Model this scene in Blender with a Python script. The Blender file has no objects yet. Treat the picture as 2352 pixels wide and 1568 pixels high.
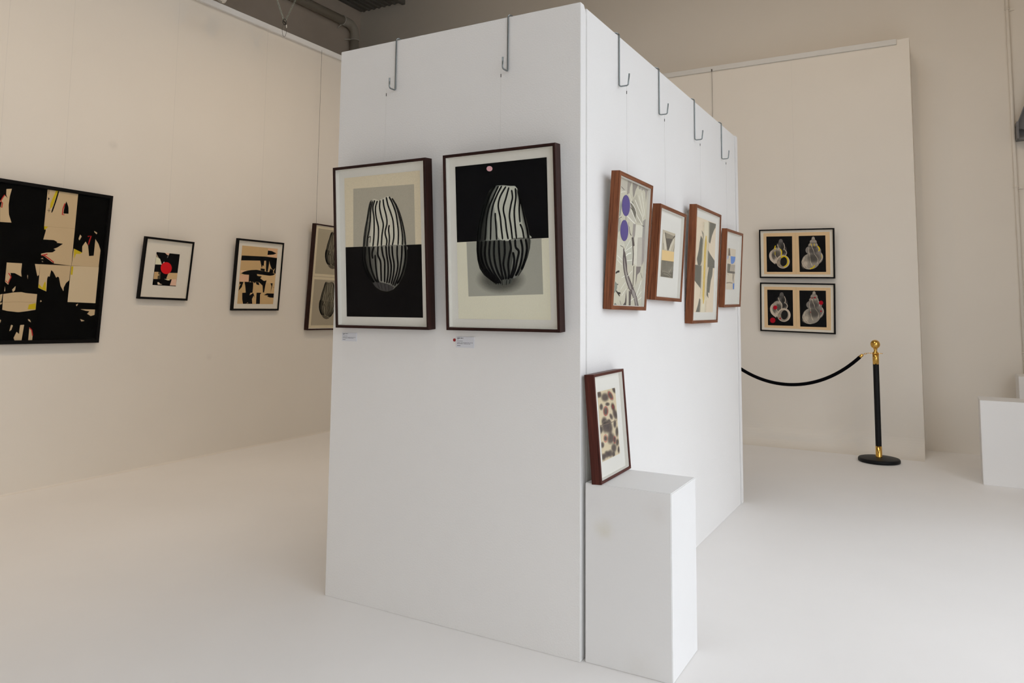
import bpy, bmesh, math, random
from mathutils import Vector, Matrix

random.seed(7)
SC = bpy.context.scene
COL = SC.collection

# ------------------------------------------------------------------ camera
cam_d = bpy.data.cameras.new('camera')
cam_d.sensor_fit = 'HORIZONTAL'
cam_d.sensor_width = 36.0
cam_d.lens = 26.3090
cam_d.shift_y = -0.09877
cam_d.clip_start = 0.05
cam = bpy.data.objects.new('camera', cam_d)
COL.objects.link(cam)
cam.matrix_world = Matrix(((0.870365, 0.035839, 0.491101, 1.137244), (0.492321, -0.082024, -0.86654, -2.519729), (0.009226, 0.995986, -0.089035, 1.241824), (0.0, 0.0, 0.0, 1.0)))
SC.camera = cam

# ------------------------------------------------------------------ daylight (overcast sky through the big doorway and an added roof opening)
world = bpy.data.worlds.new('overcast_sky')
SC.world = world
world.use_nodes = True
wn = world.node_tree.nodes
wn['Background'].inputs['Color'].default_value = (0.915, 0.955, 1.02, 1)
wn['Background'].inputs['Strength'].default_value = 0.84
DOOR = (2.7, -5.6, 2.6, 4.0)          # x of right wall, y from, y to, head height
pl = bpy.data.lights.new('doorway_portal', 'AREA')
pl.shape = 'RECTANGLE'
pl.size = DOOR[3]
pl.size_y = DOOR[2] - DOOR[1]
pl.cycles.is_portal = True
po = bpy.data.objects.new('doorway_portal', pl)
COL.objects.link(po)
po.location = (DOOR[0] + 0.02, (DOOR[1] + DOOR[2]) / 2, DOOR[3] / 2)
po.rotation_euler = (0, math.radians(90), 0)
ADDED_SKYLIGHT = (-1.7, -2.3, 0.7, 2.6)   # unseen roof opening, added to brighten the floor: x0, y0, x1, y1
ROOF = 5.62
pl2 = bpy.data.lights.new('added_skylight_portal', 'AREA')
pl2.shape = 'RECTANGLE'
pl2.size = ADDED_SKYLIGHT[2] - ADDED_SKYLIGHT[0]
pl2.size_y = ADDED_SKYLIGHT[3] - ADDED_SKYLIGHT[1]
pl2.cycles.is_portal = True
po2 = bpy.data.objects.new('added_skylight_portal', pl2)
COL.objects.link(po2)
po2.location = ((ADDED_SKYLIGHT[0] + ADDED_SKYLIGHT[2]) / 2, (ADDED_SKYLIGHT[1] + ADDED_SKYLIGHT[3]) / 2, ROOF + 0.05)

SC.view_settings.view_transform = 'Standard'
SC.view_settings.look = 'None'
SC.view_settings.gamma = 1.0
SC.view_settings.use_curve_mapping = False
SC.view_settings.exposure = 1.3
SC.cycles.max_bounces = 10
SC.cycles.diffuse_bounces = 6
SC.cycles.glossy_bounces = 3
SC.cycles.use_adaptive_sampling = True
SC.cycles.adaptive_threshold = 0.06
SC.cycles.adaptive_min_samples = 16
SC.cycles.transparent_max_bounces = 40
SC.cycles.caustics_reflective = False
SC.cycles.caustics_refractive = False

# ------------------------------------------------------------------ materials
def new_mat(name):
    m = bpy.data.materials.new(name)
    m.use_nodes = True
    nt = m.node_tree
    return m, nt, nt.nodes['Principled BSDF']

def paint(name, col, rough=0.6, var=0.04, bump=0.15, bscale=160.0, spec=0.3, vscale=1.3):
    m, nt, b = new_mat(name)
    N, L = nt.nodes, nt.links
    tc = N.new('ShaderNodeTexCoord')
    n1 = N.new('ShaderNodeTexNoise'); n1.inputs['Scale'].default_value = vscale; n1.inputs['Detail'].default_value = 5
    L.new(tc.outputs['Object'], n1.inputs['Vector'])
    mr = N.new('ShaderNodeMapRange')
    mr.inputs['From Min'].default_value = 0.3; mr.inputs['From Max'].default_value = 0.7
    mr.inputs['To Min'].default_value = 1 - var; mr.inputs['To Max'].default_value = 1.0
    L.new(n1.outputs['Fac'], mr.inputs['Value'])
    mx = N.new('ShaderNodeMix'); mx.data_type = 'RGBA'; mx.blend_type = 'MULTIPLY'
    mx.inputs['Factor'].default_value = 1
    mx.inputs['A'].default_value = (*col, 1)
    L.new(mr.outputs['Result'], mx.inputs['B'])
    L.new(mx.outputs['Result'], b.inputs['Base Color'])
    b.inputs['Roughness'].default_value = rough
    b.inputs['Specular IOR Level'].default_value = spec
    if bump:
        n2 = N.new('ShaderNodeTexNoise'); n2.inputs['Scale'].default_value = bscale; n2.inputs['Detail'].default_value = 3
        L.new(tc.outputs['Object'], n2.inputs['Vector'])
        bp = N.new('ShaderNodeBump'); bp.inputs['Strength'].default_value = bump; bp.inputs['Distance'].default_value = 0.002
        L.new(n2.outputs['Fac'], bp.inputs['Height'])
        L.new(bp.outputs['Normal'], b.inputs['Normal'])
    m['paint_out'] = 1
    return m

def plain(name, col, rough=0.5, metal=0.0, spec=0.5, bump=0.0, bscale=300):
    m, nt, b = new_mat(name)
    b.inputs['Base Color'].default_value = (*col, 1)
    b.inputs['Roughness'].default_value = rough
    b.inputs['Metallic'].default_value = metal
    b.inputs['Specular IOR Level'].default_value = spec
    N, L = nt.nodes, nt.links
    tc = N.new('ShaderNodeTexCoord')
    n2 = N.new('ShaderNodeTexNoise'); n2.inputs['Scale'].default_value = bscale
    L.new(tc.outputs['Object'], n2.inputs['Vector'])
    mr = N.new('ShaderNodeMapRange')
    mr.inputs['To Min'].default_value = max(0.02, rough - 0.06); mr.inputs['To Max'].default_value = rough + 0.06
    L.new(n2.outputs['Fac'], mr.inputs['Value'])
    L.new(mr.outputs['Result'], b.inputs['Roughness'])
    if bump:
        bp = N.new('ShaderNodeBump'); bp.inputs['Strength'].default_value = bump; bp.inputs['Distance'].default_value = 0.001
        L.new(n2.outputs['Fac'], bp.inputs['Height']); L.new(bp.outputs['Normal'], b.inputs['Normal'])
    return m

def wood(name, dark, light, rough=0.42):
    m, nt, b = new_mat(name)
    N, L = nt.nodes, nt.links
    tc = N.new('ShaderNodeTexCoord')
    oi = N.new('ShaderNodeObjectInfo')
    add = N.new('ShaderNodeVectorMath'); add.operation = 'ADD'
    L.new(tc.outputs['Object'], add.inputs[0]); L.new(oi.outputs['Random'], add.inputs[1])
    mp = N.new('ShaderNodeMapping'); mp.inputs['Scale'].default_value = (5, 190, 190)
    L.new(add.outputs[0], mp.inputs['Vector'])
    n = N.new('ShaderNodeTexNoise'); n.inputs['Scale'].default_value = 1.0; n.inputs['Detail'].default_value = 7; n.inputs['Roughness'].default_value = 0.65
    n.inputs['Distortion'].default_value = 0.6
    L.new(mp.outputs[0], n.inputs['Vector'])
    cr = N.new('ShaderNodeValToRGB')
    cr.color_ramp.elements[0].position = 0.32; cr.color_ramp.elements[0].color = (*dark, 1)
    cr.color_ramp.elements[1].position = 0.68; cr.color_ramp.elements[1].color = (*light, 1)
    L.new(n.outputs['Fac'], cr.inputs['Fac'])
    L.new(cr.outputs['Color'], b.inputs['Base Color'])
    b.inputs['Roughness'].default_value = rough
    b.inputs['Specular IOR Level'].default_value = 0.18
    bp = N.new('ShaderNodeBump'); bp.inputs['Strength'].default_value = 0.15; bp.inputs['Distance'].default_value = 0.0006
    L.new(n.outputs['Fac'], bp.inputs['Height']); L.new(bp.outputs['Normal'], b.inputs['Normal'])
    return m

def stain_paint(name, col, spots, **kw):
    """painted board with a few soft scuffs: spots = (object-space centre, radius, colour, strength)"""
    m = paint(name, col, **kw)
    nt = m.node_tree; N, L = nt.nodes, nt.links
    b = N['Principled BSDF']
    src = b.inputs['Base Color'].links[0].from_socket
    tc = N.new('ShaderNodeTexCoord')
    nz = N.new('ShaderNodeTexNoise'); nz.inputs['Scale'].default_value = 24; nz.inputs['Detail'].default_value = 4
    L.new(tc.outputs['Object'], nz.inputs['Vector'])
    for c, r, sc, st in spots:
        ds = N.new('ShaderNodeVectorMath'); ds.operation = 'DISTANCE'
        L.new(tc.outputs['Object'], ds.inputs[0]); ds.inputs[1].default_value = c
        mr = N.new('ShaderNodeMapRange'); mr.inputs['From Min'].default_value = 0; mr.inputs['From Max'].default_value = r
        mr.inputs['To Min'].default_value = st; mr.inputs['To Max'].default_value = 0; mr.interpolation_type = 'SMOOTHSTEP'
        L.new(ds.outputs['Value'], mr.inputs['Value'])
        mu = N.new('ShaderNodeMath'); mu.operation = 'MULTIPLY'
        L.new(mr.outputs['Result'], mu.inputs[0]); L.new(nz.outputs['Fac'], mu.inputs[1])
        mx = N.new('ShaderNodeMix'); mx.data_type = 'RGBA'
        L.new(mu.outputs[0], mx.inputs['Factor']); L.new(src, mx.inputs['A']); mx.inputs['B'].default_value = (*sc, 1)
        src = mx.outputs['Result']
    L.new(src, b.inputs['Base Color'])
    return m

def glass_mat():
    m = bpy.data.materials.new('picture_glazing'); m.use_nodes = True
    nt = m.node_tree; N, L = nt.nodes, nt.links
    N.remove(N['Principled BSDF'])
    out = N['Material Output']
    ge = N.new('ShaderNodeNewGeometry')
    dt = N.new('ShaderNodeVectorMath'); dt.operation = 'DOT_PRODUCT'
    L.new(ge.outputs['Incoming'], dt.inputs[0]); L.new(ge.outputs['Normal'], dt.inputs[1])
    ab = N.new('ShaderNodeMath'); ab.operation = 'ABSOLUTE'; L.new(dt.outputs['Value'], ab.inputs[0])
    iv = N.new('ShaderNodeMath'); iv.operation = 'SUBTRACT'; iv.inputs[0].default_value = 1.0; L.new(ab.outputs[0], iv.inputs[1])
    pw = N.new('ShaderNodeMath'); pw.operation = 'POWER'; L.new(iv.outputs[0], pw.inputs[0]); pw.inputs[1].default_value = 5.0
    fr = N.new('ShaderNodeMath'); fr.operation = 'MULTIPLY_ADD'; L.new(pw.outputs[0], fr.inputs[0]); fr.inputs[1].default_value = 0.30; fr.inputs[2].default_value = 0.003
    tr = N.new('ShaderNodeBsdfTransparent'); tr.inputs['Color'].default_value = (0.985, 0.985, 0.98, 1)
    gl = N.new('ShaderNodeBsdfGlossy'); gl.inputs['Roughness'].default_value = 0.03
    mx = N.new('ShaderNodeMixShader')
    L.new(fr.outputs[0], mx.inputs[0]); L.new(tr.outputs[0], mx.inputs[1]); L.new(gl.outputs[0], mx.inputs[2])
    L.new(mx.outputs[0], out.inputs['Surface'])
    return m

def print_mat():
    m = bpy.data.materials.new('printed_paper'); m.use_nodes = True
    nt = m.node_tree; N, L = nt.nodes, nt.links
    b = N['Principled BSDF']; out = N['Material Output']
    vc = N.new('ShaderNodeVertexColor'); vc.layer_name = 'ink'
    tc = N.new('ShaderNodeTexCoord')
    n = N.new('ShaderNodeTexNoise'); n.inputs['Scale'].default_value = 420; n.inputs['Detail'].default_value = 3
    L.new(tc.outputs['Object'], n.inputs['Vector'])
    mr = N.new('ShaderNodeMapRange'); mr.inputs['From Min'].default_value = 0.25; mr.inputs['From Max'].default_value = 0.75
    mr.inputs['To Min'].default_value = 0.88; mr.inputs['To Max'].default_value = 1.08
    L.new(n.outputs['Fac'], mr.inputs['Value'])
    mx = N.new('ShaderNodeMix'); mx.data_type = 'RGBA'; mx.blend_type = 'MULTIPLY'; mx.inputs['Factor'].default_value = 1
    L.new(vc.outputs['Color'], mx.inputs['A']); L.new(mr.outputs['Result'], mx.inputs['B'])
    L.new(mx.outputs['Result'], b.inputs['Base Color'])
    b.inputs['Roughness'].default_value = 0.8; b.inputs['Specular IOR Level'].default_value = 0.03
    tr = N.new('ShaderNodeBsdfTransparent')
    ms = N.new('ShaderNodeMixShader')
    L.new(vc.outputs['Alpha'], ms.inputs[0]); L.new(tr.outputs[0], ms.inputs[1]); L.new(b.outputs[0], ms.inputs[2])
    L.new(ms.outputs[0], out.inputs['Surface'])
    return m

WALL = (0.795, 0.747, 0.672)
M = {}
M['wall'] = paint('white_wall_paint', WALL, 0.65, 0.03, 0.12, 120)
M['floor'] = paint('white_floor_paint', (0.895, 0.876, 0.853), 0.5, 0.05, 0.06, 40, 0.25, 0.9)
M['board'] = paint('white_board_paint', (0.84, 0.83, 0.813), 0.6, 0.025, 0.5, 150)
M['concrete'] = paint('bare_concrete', (0.68, 0.60, 0.52), 0.8, 0.12, 0.2, 60)
M['rail'] = plain('white_aluminium_rail', (0.82, 0.82, 0.81), 0.4)
M['rail_grey'] = plain('grey_aluminium_rail', (0.66, 0.65, 0.62), 0.45)
M['roof'] = plain('dark_roof_sheet', (0.17, 0.165, 0.15), 0.5, 0.2)
M['lining'] = plain('white_roof_lining', (0.42, 0.37, 0.305), 0.6)
M['pipe'] = plain('grey_pvc_pipe', (0.48, 0.45, 0.39), 0.5)
M['strap'] = plain('pale_pipe_strap', (0.75, 0.72, 0.66), 0.5)
M['zinc'] = plain('zinc_plated_rod', (0.27, 0.30, 0.30), 0.3, 1.0)
M['steel'] = plain('grey_painted_steel', (0.16, 0.16, 0.165), 0.5, 0.2)
M['chain'] = plain('galvanised_chain', (0.40, 0.42, 0.36), 0.45, 0.7)
M['brass'] = plain('polished_brass', (0.74, 0.45, 0.11), 0.10, 1.0)
M['black_metal'] = plain('black_powder_coat', (0.0045, 0.005, 0.006), 0.5, 0, 0.22)
M['velvet'] = plain('black_velvet_rope', (0.003, 0.003, 0.004), 0.9, 0, 0.05)
M['black_frame'] = plain('black_frame_lacquer', (0.0035, 0.003, 0.003), 0.5, 0, 0.12)
M['walnut'] = wood('dark_stained_wood', (0.010, 0.004, 0.003), (0.045, 0.014, 0.010), 0.5)
M['mahogany'] = wood('mahogany_wood', (0.035, 0.008, 0.006), (0.12, 0.032, 0.022))
M['jarrah'] = wood('red_brown_wood', (0.085, 0.024, 0.010), (0.29, 0.102, 0.042))
M['mat'] = plain('white_mount_board', (0.80, 0.785, 0.735), 0.8, 0, 0.1)
M['mat_cream'] = plain('cream_mount_board', (0.80, 0.755, 0.67), 0.8, 0, 0.1)
M['card'] = plain('white_label_card', (0.72, 0.73, 0.77), 0.7, 0, 0.2)
M['ink'] = plain('black_print', (0.03, 0.03, 0.035), 0.8, 0, 0.1)
M['red'] = plain('red_sticker', (0.33, 0.004, 0.010), 0.5)
M['nylon'] = plain('clear_nylon_line', (0.58, 0.56, 0.53), 0.35)
M['wire'] = plain('dark_wire', (0.10, 0.095, 0.085), 0.4, 0.5)
M['crimp'] = plain('dark_crimp', (0.05, 0.045, 0.04), 0.4, 0.6)
M['white_plastic'] = plain('white_plastic', (0.62, 0.60, 0.56), 0.4)
M['lens'] = plain('grey_lens', (0.25, 0.25, 0.22), 0.2)
M['glass'] = glass_mat()
M['print'] = print_mat()
M['ground'] = paint('outdoor_concrete', (0.45, 0.44, 0.42), 0.8, 0.1, 0.1)

# ------------------------------------------------------------------ helpers
def link(name, me, mat=None, parent=None):
    o = bpy.data.objects.new(name, me)
    COL.objects.link(o)
    if mat is not None:
        me.materials.append(M[mat] if isinstance(mat, str) else mat)
    if parent is not None:
        o.parent = parent
    return o

def obj(name, bm, mat, parent=None, smooth=False):
    me = bpy.data.meshes.new(name)
    bmesh.ops.recalc_face_normals(bm, faces=bm.faces)
    bm.to_mesh(me); bm.free()
    if smooth:
        for f in me.polygons: f.use_smooth = True
    return link(name, me, mat, parent)

def tag(o, label, cat, group=None):
    o['label'] = label; o['category'] = cat
    if group: o['group'] = group
    return o

def struct(o):
    o['kind'] = 'structure'
    return o

def thing(name, label, cat, loc=(0, 0, 0), group=None):
    o = bpy.data.objects.new(name, None)
    COL.objects.link(o)
    o.empty_display_size = 0.1
    o.location = loc
    return tag(o, label, cat, group)

def box(bm, x0, y0, z0, x1, y1, z1, bev=0.0):
    vs = [bm.verts.new(p) for p in ((x0,y0,z0),(x1,y0,z0),(x1,y1,z0),(x0,y1,z0),(x0,y0,z1),(x1,y0,z1),(x1,y1,z1),(x0,y1,z1))]
    fs = [bm.faces.new([vs[i] for i in q]) for q in ((0,3,2,1),(4,5,6,7),(0,1,5,4),(1,2,6,5),(2,3,7,6),(3,0,4,7))]
    if bev:
        es = list({e for f in fs for e in f.edges})
        bmesh.ops.bevel(bm, geom=es, offset=bev, segments=2, affect='EDGES')
    return vs

def boxbm(*a, **k):
    bm = bmesh.new(); box(bm, *a, **k); return bm

def tube(bm, pts, r, seg=10, cap=True):
    pts = [Vector(p) for p in pts]
    n = len(pts)
    T = []
    for i in range(n):
        a = pts[max(0, i - 1)]; b = pts[min(n - 1, i + 1)]
        T.append((b - a).normalized())
    ref = Vector((0, 0, 1)) if abs(T[0].z) < 0.9 else Vector((1, 0, 0))
    u = T[0].cross(ref).normalized()
    rings = []
    for i in range(n):
        if i:
            u = (u - T[i] * u.dot(T[i])).normalized()
        v = T[i].cross(u)
        rr = r[i] if isinstance(r, (list, tuple)) else r
        rings.append([bm.verts.new(pts[i] + (u * math.cos(2*math.pi*k/seg) + v * math.sin(2*math.pi*k/seg)) * rr) for k in range(seg)])
    for a, b in zip(rings, rings[1:]):
        for k in range(seg):
            bm.faces.new((a[k], a[(k+1) % seg], b[(k+1) % seg], b[k]))
    if cap:
        bm.faces.new(rings[0][::-1]); bm.faces.new(rings[-1])

def lathe(bm, prof, seg=40):
    """prof: (radius, z) list revolved about the local z axis"""
    rings = []
    for r, z in prof:
        if r < 1e-6:
            rings.append([bm.verts.new((0, 0, z))])
        else:
            rings.append([bm.verts.new((r*math.cos(2*math.pi*k/seg), r*math.sin(2*math.pi*k/seg), z)) for k in range(seg)])
    for a, b in zip(rings, rings[1:]):
        for k in range(seg):
            k2 = (k + 1) % seg
            if len(a) == 1 and len(b) == 1: continue
            if len(a) == 1: bm.faces.new((a[0], b[k2], b[k]))
            elif len(b) == 1: bm.faces.new((a[k], a[k2], b[0]))
            else: bm.faces.new((a[k], a[k2], b[k2], b[k]))

def extrude_profile(bm, prof, axis, t0, t1):
    """closed 2-D profile swept along x or y"""
    def P(a, b, t): return (t, a, b) if axis == 'x' else (a, t, b)
    A = [bm.verts.new(P(a, b, t0)) for a, b in prof]
    B = [bm.verts.new(P(a, b, t1)) for a, b in prof]
    n = len(prof)
    for i in range(n):
        bm.faces.new((A[i], A[(i+1) % n], B[(i+1) % n], B[i]))
    bm.faces.new(A[::-1]); bm.faces.new(B)

def arc(cx, cy, r, a0, a1, n=8):
    return [(cx + r*math.cos(math.radians(a0+(a1-a0)*i/n)), cy + r*math.sin(math.radians(a0+(a1-a0)*i/n))) for i in range(n+1)]

def catmull(P, closed, n=5):
    out = []; m = len(P)
    rng = range(m) if closed else range(m - 1)
    for i in rng:
        if closed: a, b, c, d = P[i-1], P[i], P[(i+1) % m], P[(i+2) % m]
        else: a, b, c, d = P[max(0, i-1)], P[i], P[i+1], P[min(m-1, i+2)]
        for k in range(n):
            t = k / n
            out.append(tuple(0.5*((2*b[j]) + (-a[j]+c[j])*t + (2*a[j]-5*b[j]+4*c[j]-d[j])*t*t + (-a[j]+3*b[j]-3*c[j]+d[j])*t**3) for j in (0, 1)))
    if not closed: out.append(tuple(P[-1]))
    return out

# ------------------------------------------------------------------ the room
XL, YB = -4.152, 4.863          # faces of the left and back lining walls
XO, YO = -5.75, 5.27            # outer left and outer back walls
XR, YF = DOOR[0], -6.0

bm = boxbm(XO - 0.2, YF - 0.2, -0.15, XR + 0.2, YO + 0.2, 0.0)
struct(obj('floor', bm, 'floor'))
bm = boxbm(XR + 0.2, -30, -0.15, 40, 30, -0.02)
struct(obj('ground', bm, 'ground'))

bm = bmesh.new()
extrude_profile(bm, [(XL - 0.10, 0), (XL + 0.012, 0)] + arc(XL + 0.012, 0.012, 0.012, 270, 180)[1:] + [(XL, 3.815), (XL - 0.10, 3.815)], 'y', YF, YO)
M['wall_marks'] = stain_paint('scuffed_wall_paint', WALL, [((XL, 0.785, 2.415), 0.05, (0.45, 0.42, 0.38), 0.5), ((XL, 1.716, 0.805), 0.04, (0.5, 0.46, 0.42), 0.4)], rough=0.65, var=0.03, bump=0.12, bscale=120)
struct(obj('wall_left', bm, 'wall_marks'))
bm = bmesh.new()
extrude_profile(bm, [(YO, 0), (YB - 0.18, 0)] + arc(YB - 0.18, 0.18, 0.18, 270, 360, 12)[1:] + [(YB, 3.668), (YO, 3.668)], 'x', XL, 1.005)
struct(obj('wall_back', bm, 'wall'))
struct(obj('wall_outer_left', boxbm(XO - 0.2, YF - 0.2, 0, XO, YO + 0.2, 7.0), 'concrete'))
struct(obj('wall_outer_back', boxbm(XO, YO, 0, XR + 0.2, YO + 0.2, 7.0), 'wall'))
struct(obj('wall_front', boxbm(XO, YF - 0.2, 0, XR + 0.2, YF, 7.0), 'wall'))
bm = bmesh.new()
box(bm, XR, YF, 0, XR + 0.2, DOOR[1], 7.0)
box(bm, XR, DOOR[2], 0, XR + 0.2, YO, 7.0)
box(bm, XR, DOOR[1], DOOR[3], XR + 0.2, DOOR[2], 7.0)
struct(obj('wall_right', bm, 'wall'))

# ribbed roof sheet: low strip over the left bay, higher over the hall
def ribbed(bm, x0, x1, z, pitch=0.09, d=0.014, y0=YF, y1=YO):
    prof = []
    x = x0
    while x < x1 - 1e-6:
        for fx, fz in ((0, 0), (0.45, 0), (0.58, -d), (0.87, -d)):
            prof.append((min(x + fx * pitch, x1), z + fz))
        x += pitch
    prof.append((x1, z))
    A = [bm.verts.new((a, y0, b)) for a, b in prof]
    B = [bm.verts.new((a, y1, b)) for a, b in prof]
    for i in range(len(prof) - 1):
        bm.faces.new((A[i], A[i+1], B[i+1], B[i]))
bm = bmesh.new(); ribbed(bm, XO, -5.02, 5.345)
box(bm, -5.02, YF, 5.30, -4.97, YO, ROOF)
struct(obj('ceiling_low', bm, 'roof'))
bm = bmesh.new()
kx0, ky0, kx1, ky1 = ADDED_SKYLIGHT
ribbed(bm, -4.97, kx0, ROOF); ribbed(bm, kx1, XR + 0.2, ROOF)
ribbed(bm, kx0, kx1, ROOF, y0=YF, y1=ky0); ribbed(bm, kx0, kx1, ROOF, y0=ky1, y1=YO)
struct(obj('ceiling', bm, 'lining'))
bm = bmesh.new()
for a in ((kx0 - 0.05, ky0 - 0.05, kx0, ky1 + 0.05), (kx1, ky0 - 0.05, kx1 + 0.05, ky1 + 0.05), (kx0, ky0 - 0.05, kx1, ky0), (kx0, ky1, kx1, ky1 + 0.05)):
    box(bm, a[0], a[1], ROOF - 0.03, a[2], a[3], ROOF + 0.12)
skylight_curb = struct(obj('added_skylight_1', bm, 'rail'))  # unseen skylight frame and pane, added to let in more overhead light
obj('pane', boxbm(kx0, ky0, ROOF + 0.06, kx1, ky1, ROOF + 0.066), 'glass', skylight_curb)

struct(obj('trim_1', boxbm(XL, YF, 3.766, XL + 0.030, YB, 3.817, bev=0.003), 'rail'))
struct(obj('trim_2', boxbm(XL + 0.02, YB - 0.016, 3.622, 0.905, YB, 3.672, bev=0.002), 'rail_grey'))

# ------------------------------------------------------------------ free-standing partition of four boards
part = thing('display_partition', 'free-standing white box partition in the middle of the room', 'partition')
TP = 0.05
bm = boxbm(-1.2, 0, 0, 0, TP, 2.4, bev=0.0015)
res = bmesh.ops.bisect_plane(bm, geom=bm.verts[:] + bm.edges[:] + bm.faces[:], plane_co=(0, TP - 0.022, 2.4), plane_no=Vector((0.75, 0.9, 0.62)).normalized(), clear_outer=True)
bmesh.ops.holes_fill(bm, edges=[e for e in bm.edges if e.is_boundary])
obj('panel', bm, 'board', part)
obj('panel', boxbm(-TP - 0.001, TP + 0.009, 0, -0.001, 2.490, 2.396, bev=0.002), 'board', part)
obj('panel', boxbm(-1.2, 2.5, 0, 0.003, 2.555, 2.4, bev=0.0015), 'board', part)
obj('panel', boxbm(-1.2, TP + 0.003, 0, -1.2 + TP, 2.497, 2.397, bev=0.0015), 'board', part)

# ------------------------------------------------------------------ plinths
def plinth(label, x0, y0, x1, y1, h, mat):
    cx, cy = (x0 + x1) / 2, (y0 + y1) / 2
    bm = boxbm(x0 - cx, y0 - cy, 0, x1 - cx, y1 - cy, h, bev=0.0025)
    o = obj('plinth', bm, mat)
    o.location = (cx, cy, 0)
    return tag(o, label, 'plinth', 'white display plinths')
M['plinth_clean'] = paint('white_plinth_paint', (0.82, 0.81, 0.795), 0.55, 0.05, 0.12, 90)
M['plinth'] = stain_paint('scuffed_white_paint', (0.82, 0.815, 0.805),
    [((-0.085, -0.147, 0.465), 0.055, (0.62, 0.55, 0.32), 0.42), ((0.105, -0.147, 0.55), 0.07, (0.60, 0.52, 0.45), 0.22), ((-0.13, -0.147, 0.55), 0.05, (0.6, 0.55, 0.55), 0.2),
     ((0.05, -0.147, 0.03), 0.09, (0.55, 0.5, 0.4), 0.2)], rough=0.55, var=0.04, bump=0.12, bscale=90)
plinth('scuffed white plinth against the partition with a framed collage on top', 0.014, 0.012, 0.331, 0.306, 0.617, 'plinth')
plinth('white plinth at the right edge standing on open floor, nearer of two', 1.383, 3.968, 1.70, 4.268, 0.60, 'plinth_clean')
plinth('taller white plinth by the back wall, mostly hidden behind another plinth', 1.693, 4.86, 2.0, 5.16, 0.72, 'plinth_clean')

# ------------------------------------------------------------------ framed works
# frame: right, up, normal, back-bottom-centre, width, height, depth, face width, glazing recess
FR = {
 'L1': [[-0.00072,0.99984,-0.01798],[0.03998,0.018,0.99904],[0.9992,0,-0.03999],[-4.1519,0.203,0.972],1.07,1.064,0.04,0.022,0.012],
 'L2': [[-0.00197,0.99974,-0.02291],[0.08577,0.023,0.99605],[0.99631,0,-0.08579],[-4.1519,1.2479,1.2775],0.4309,0.4758,0.0282,0.016,0.016],
 'L3': [[0,1,0],[0.06665,0,0.99778],[0.99778,0,-0.06665],[-4.1519,2.1695,1.1935],0.5264,0.6227,0.0269,0.016,0.016],
 'L4': [[-0.00049,0.99996,-0.00899],[0.05497,0.009,0.99845],[0.99849,0,-0.05497],[-4.1519,3.032,1.005],0.5,1.028,0.045,0.014,0.01],
 'P1': [[1,-0.00013,0.002],[-0.002,-0.06695,0.99775],[0,-0.99776,-0.06695],[-0.8935,0,1.1501],0.498,0.6969,0.0465,0.0115,0.024],
 'P2': [[0.99999,-0.00025,0.00399],[-0.004,-0.06146,0.9981],[0,-0.99811,-0.06146],[-0.3116,0,1.1526],0.5019,0.697,0.043,0.0115,0.024],
 'R1': [[-0.00064,0.99995,-0.00998],[0.06445,0.01,0.99787],[0.99792,0,-0.06446],[0,0.4103,1.237],0.3995,0.5465,0.0361,0.016,0.018],
 'R2': [[-0.00092,0.9999,-0.01397],[0.06575,0.014,0.99774],[0.99784,0,-0.06575],[0,0.9253,1.2803],0.4007,0.436,0.038,0.016,0.019],
 'R3': [[0,1,0],[0.05058,0,0.99872],[0.99872,0,-0.05058],[0,1.5625,1.1677],0.5162,0.6198,0.0382,0.016,0.014],
 'R4': [[0.00086,0.99989,0.01467],[0.05876,-0.0147,0.99816],[0.99827,0,-0.05877],[0,2.2147,1.2571],0.4332,0.4732,0.0319,0.016,0.019],
 'B1': [[0.99984,0.00141,-0.01794],[0.018,-0.07821,0.99677],[0,-0.99694,-0.07822],[0.0117,4.86291,1.5372],0.6602,0.4579,0.035,0.0125,0.018],
 'B2': [[0.99972,0.00143,-0.02365],[0.0237,-0.06045,0.99789],[0,-0.99817,-0.06046],[0.0046,4.86291,1.0351],0.6553,0.4568,0.035,0.0125,0.018],
 'S': [[-0.0285,0.99959,0],[-0.07749,-0.00221,0.99699],[0.99659,0.02841,0.07752],[0.03665,0.16748,0.61411],0.3214,0.3863,0.0373,0.01,0.0175],
}
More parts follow.
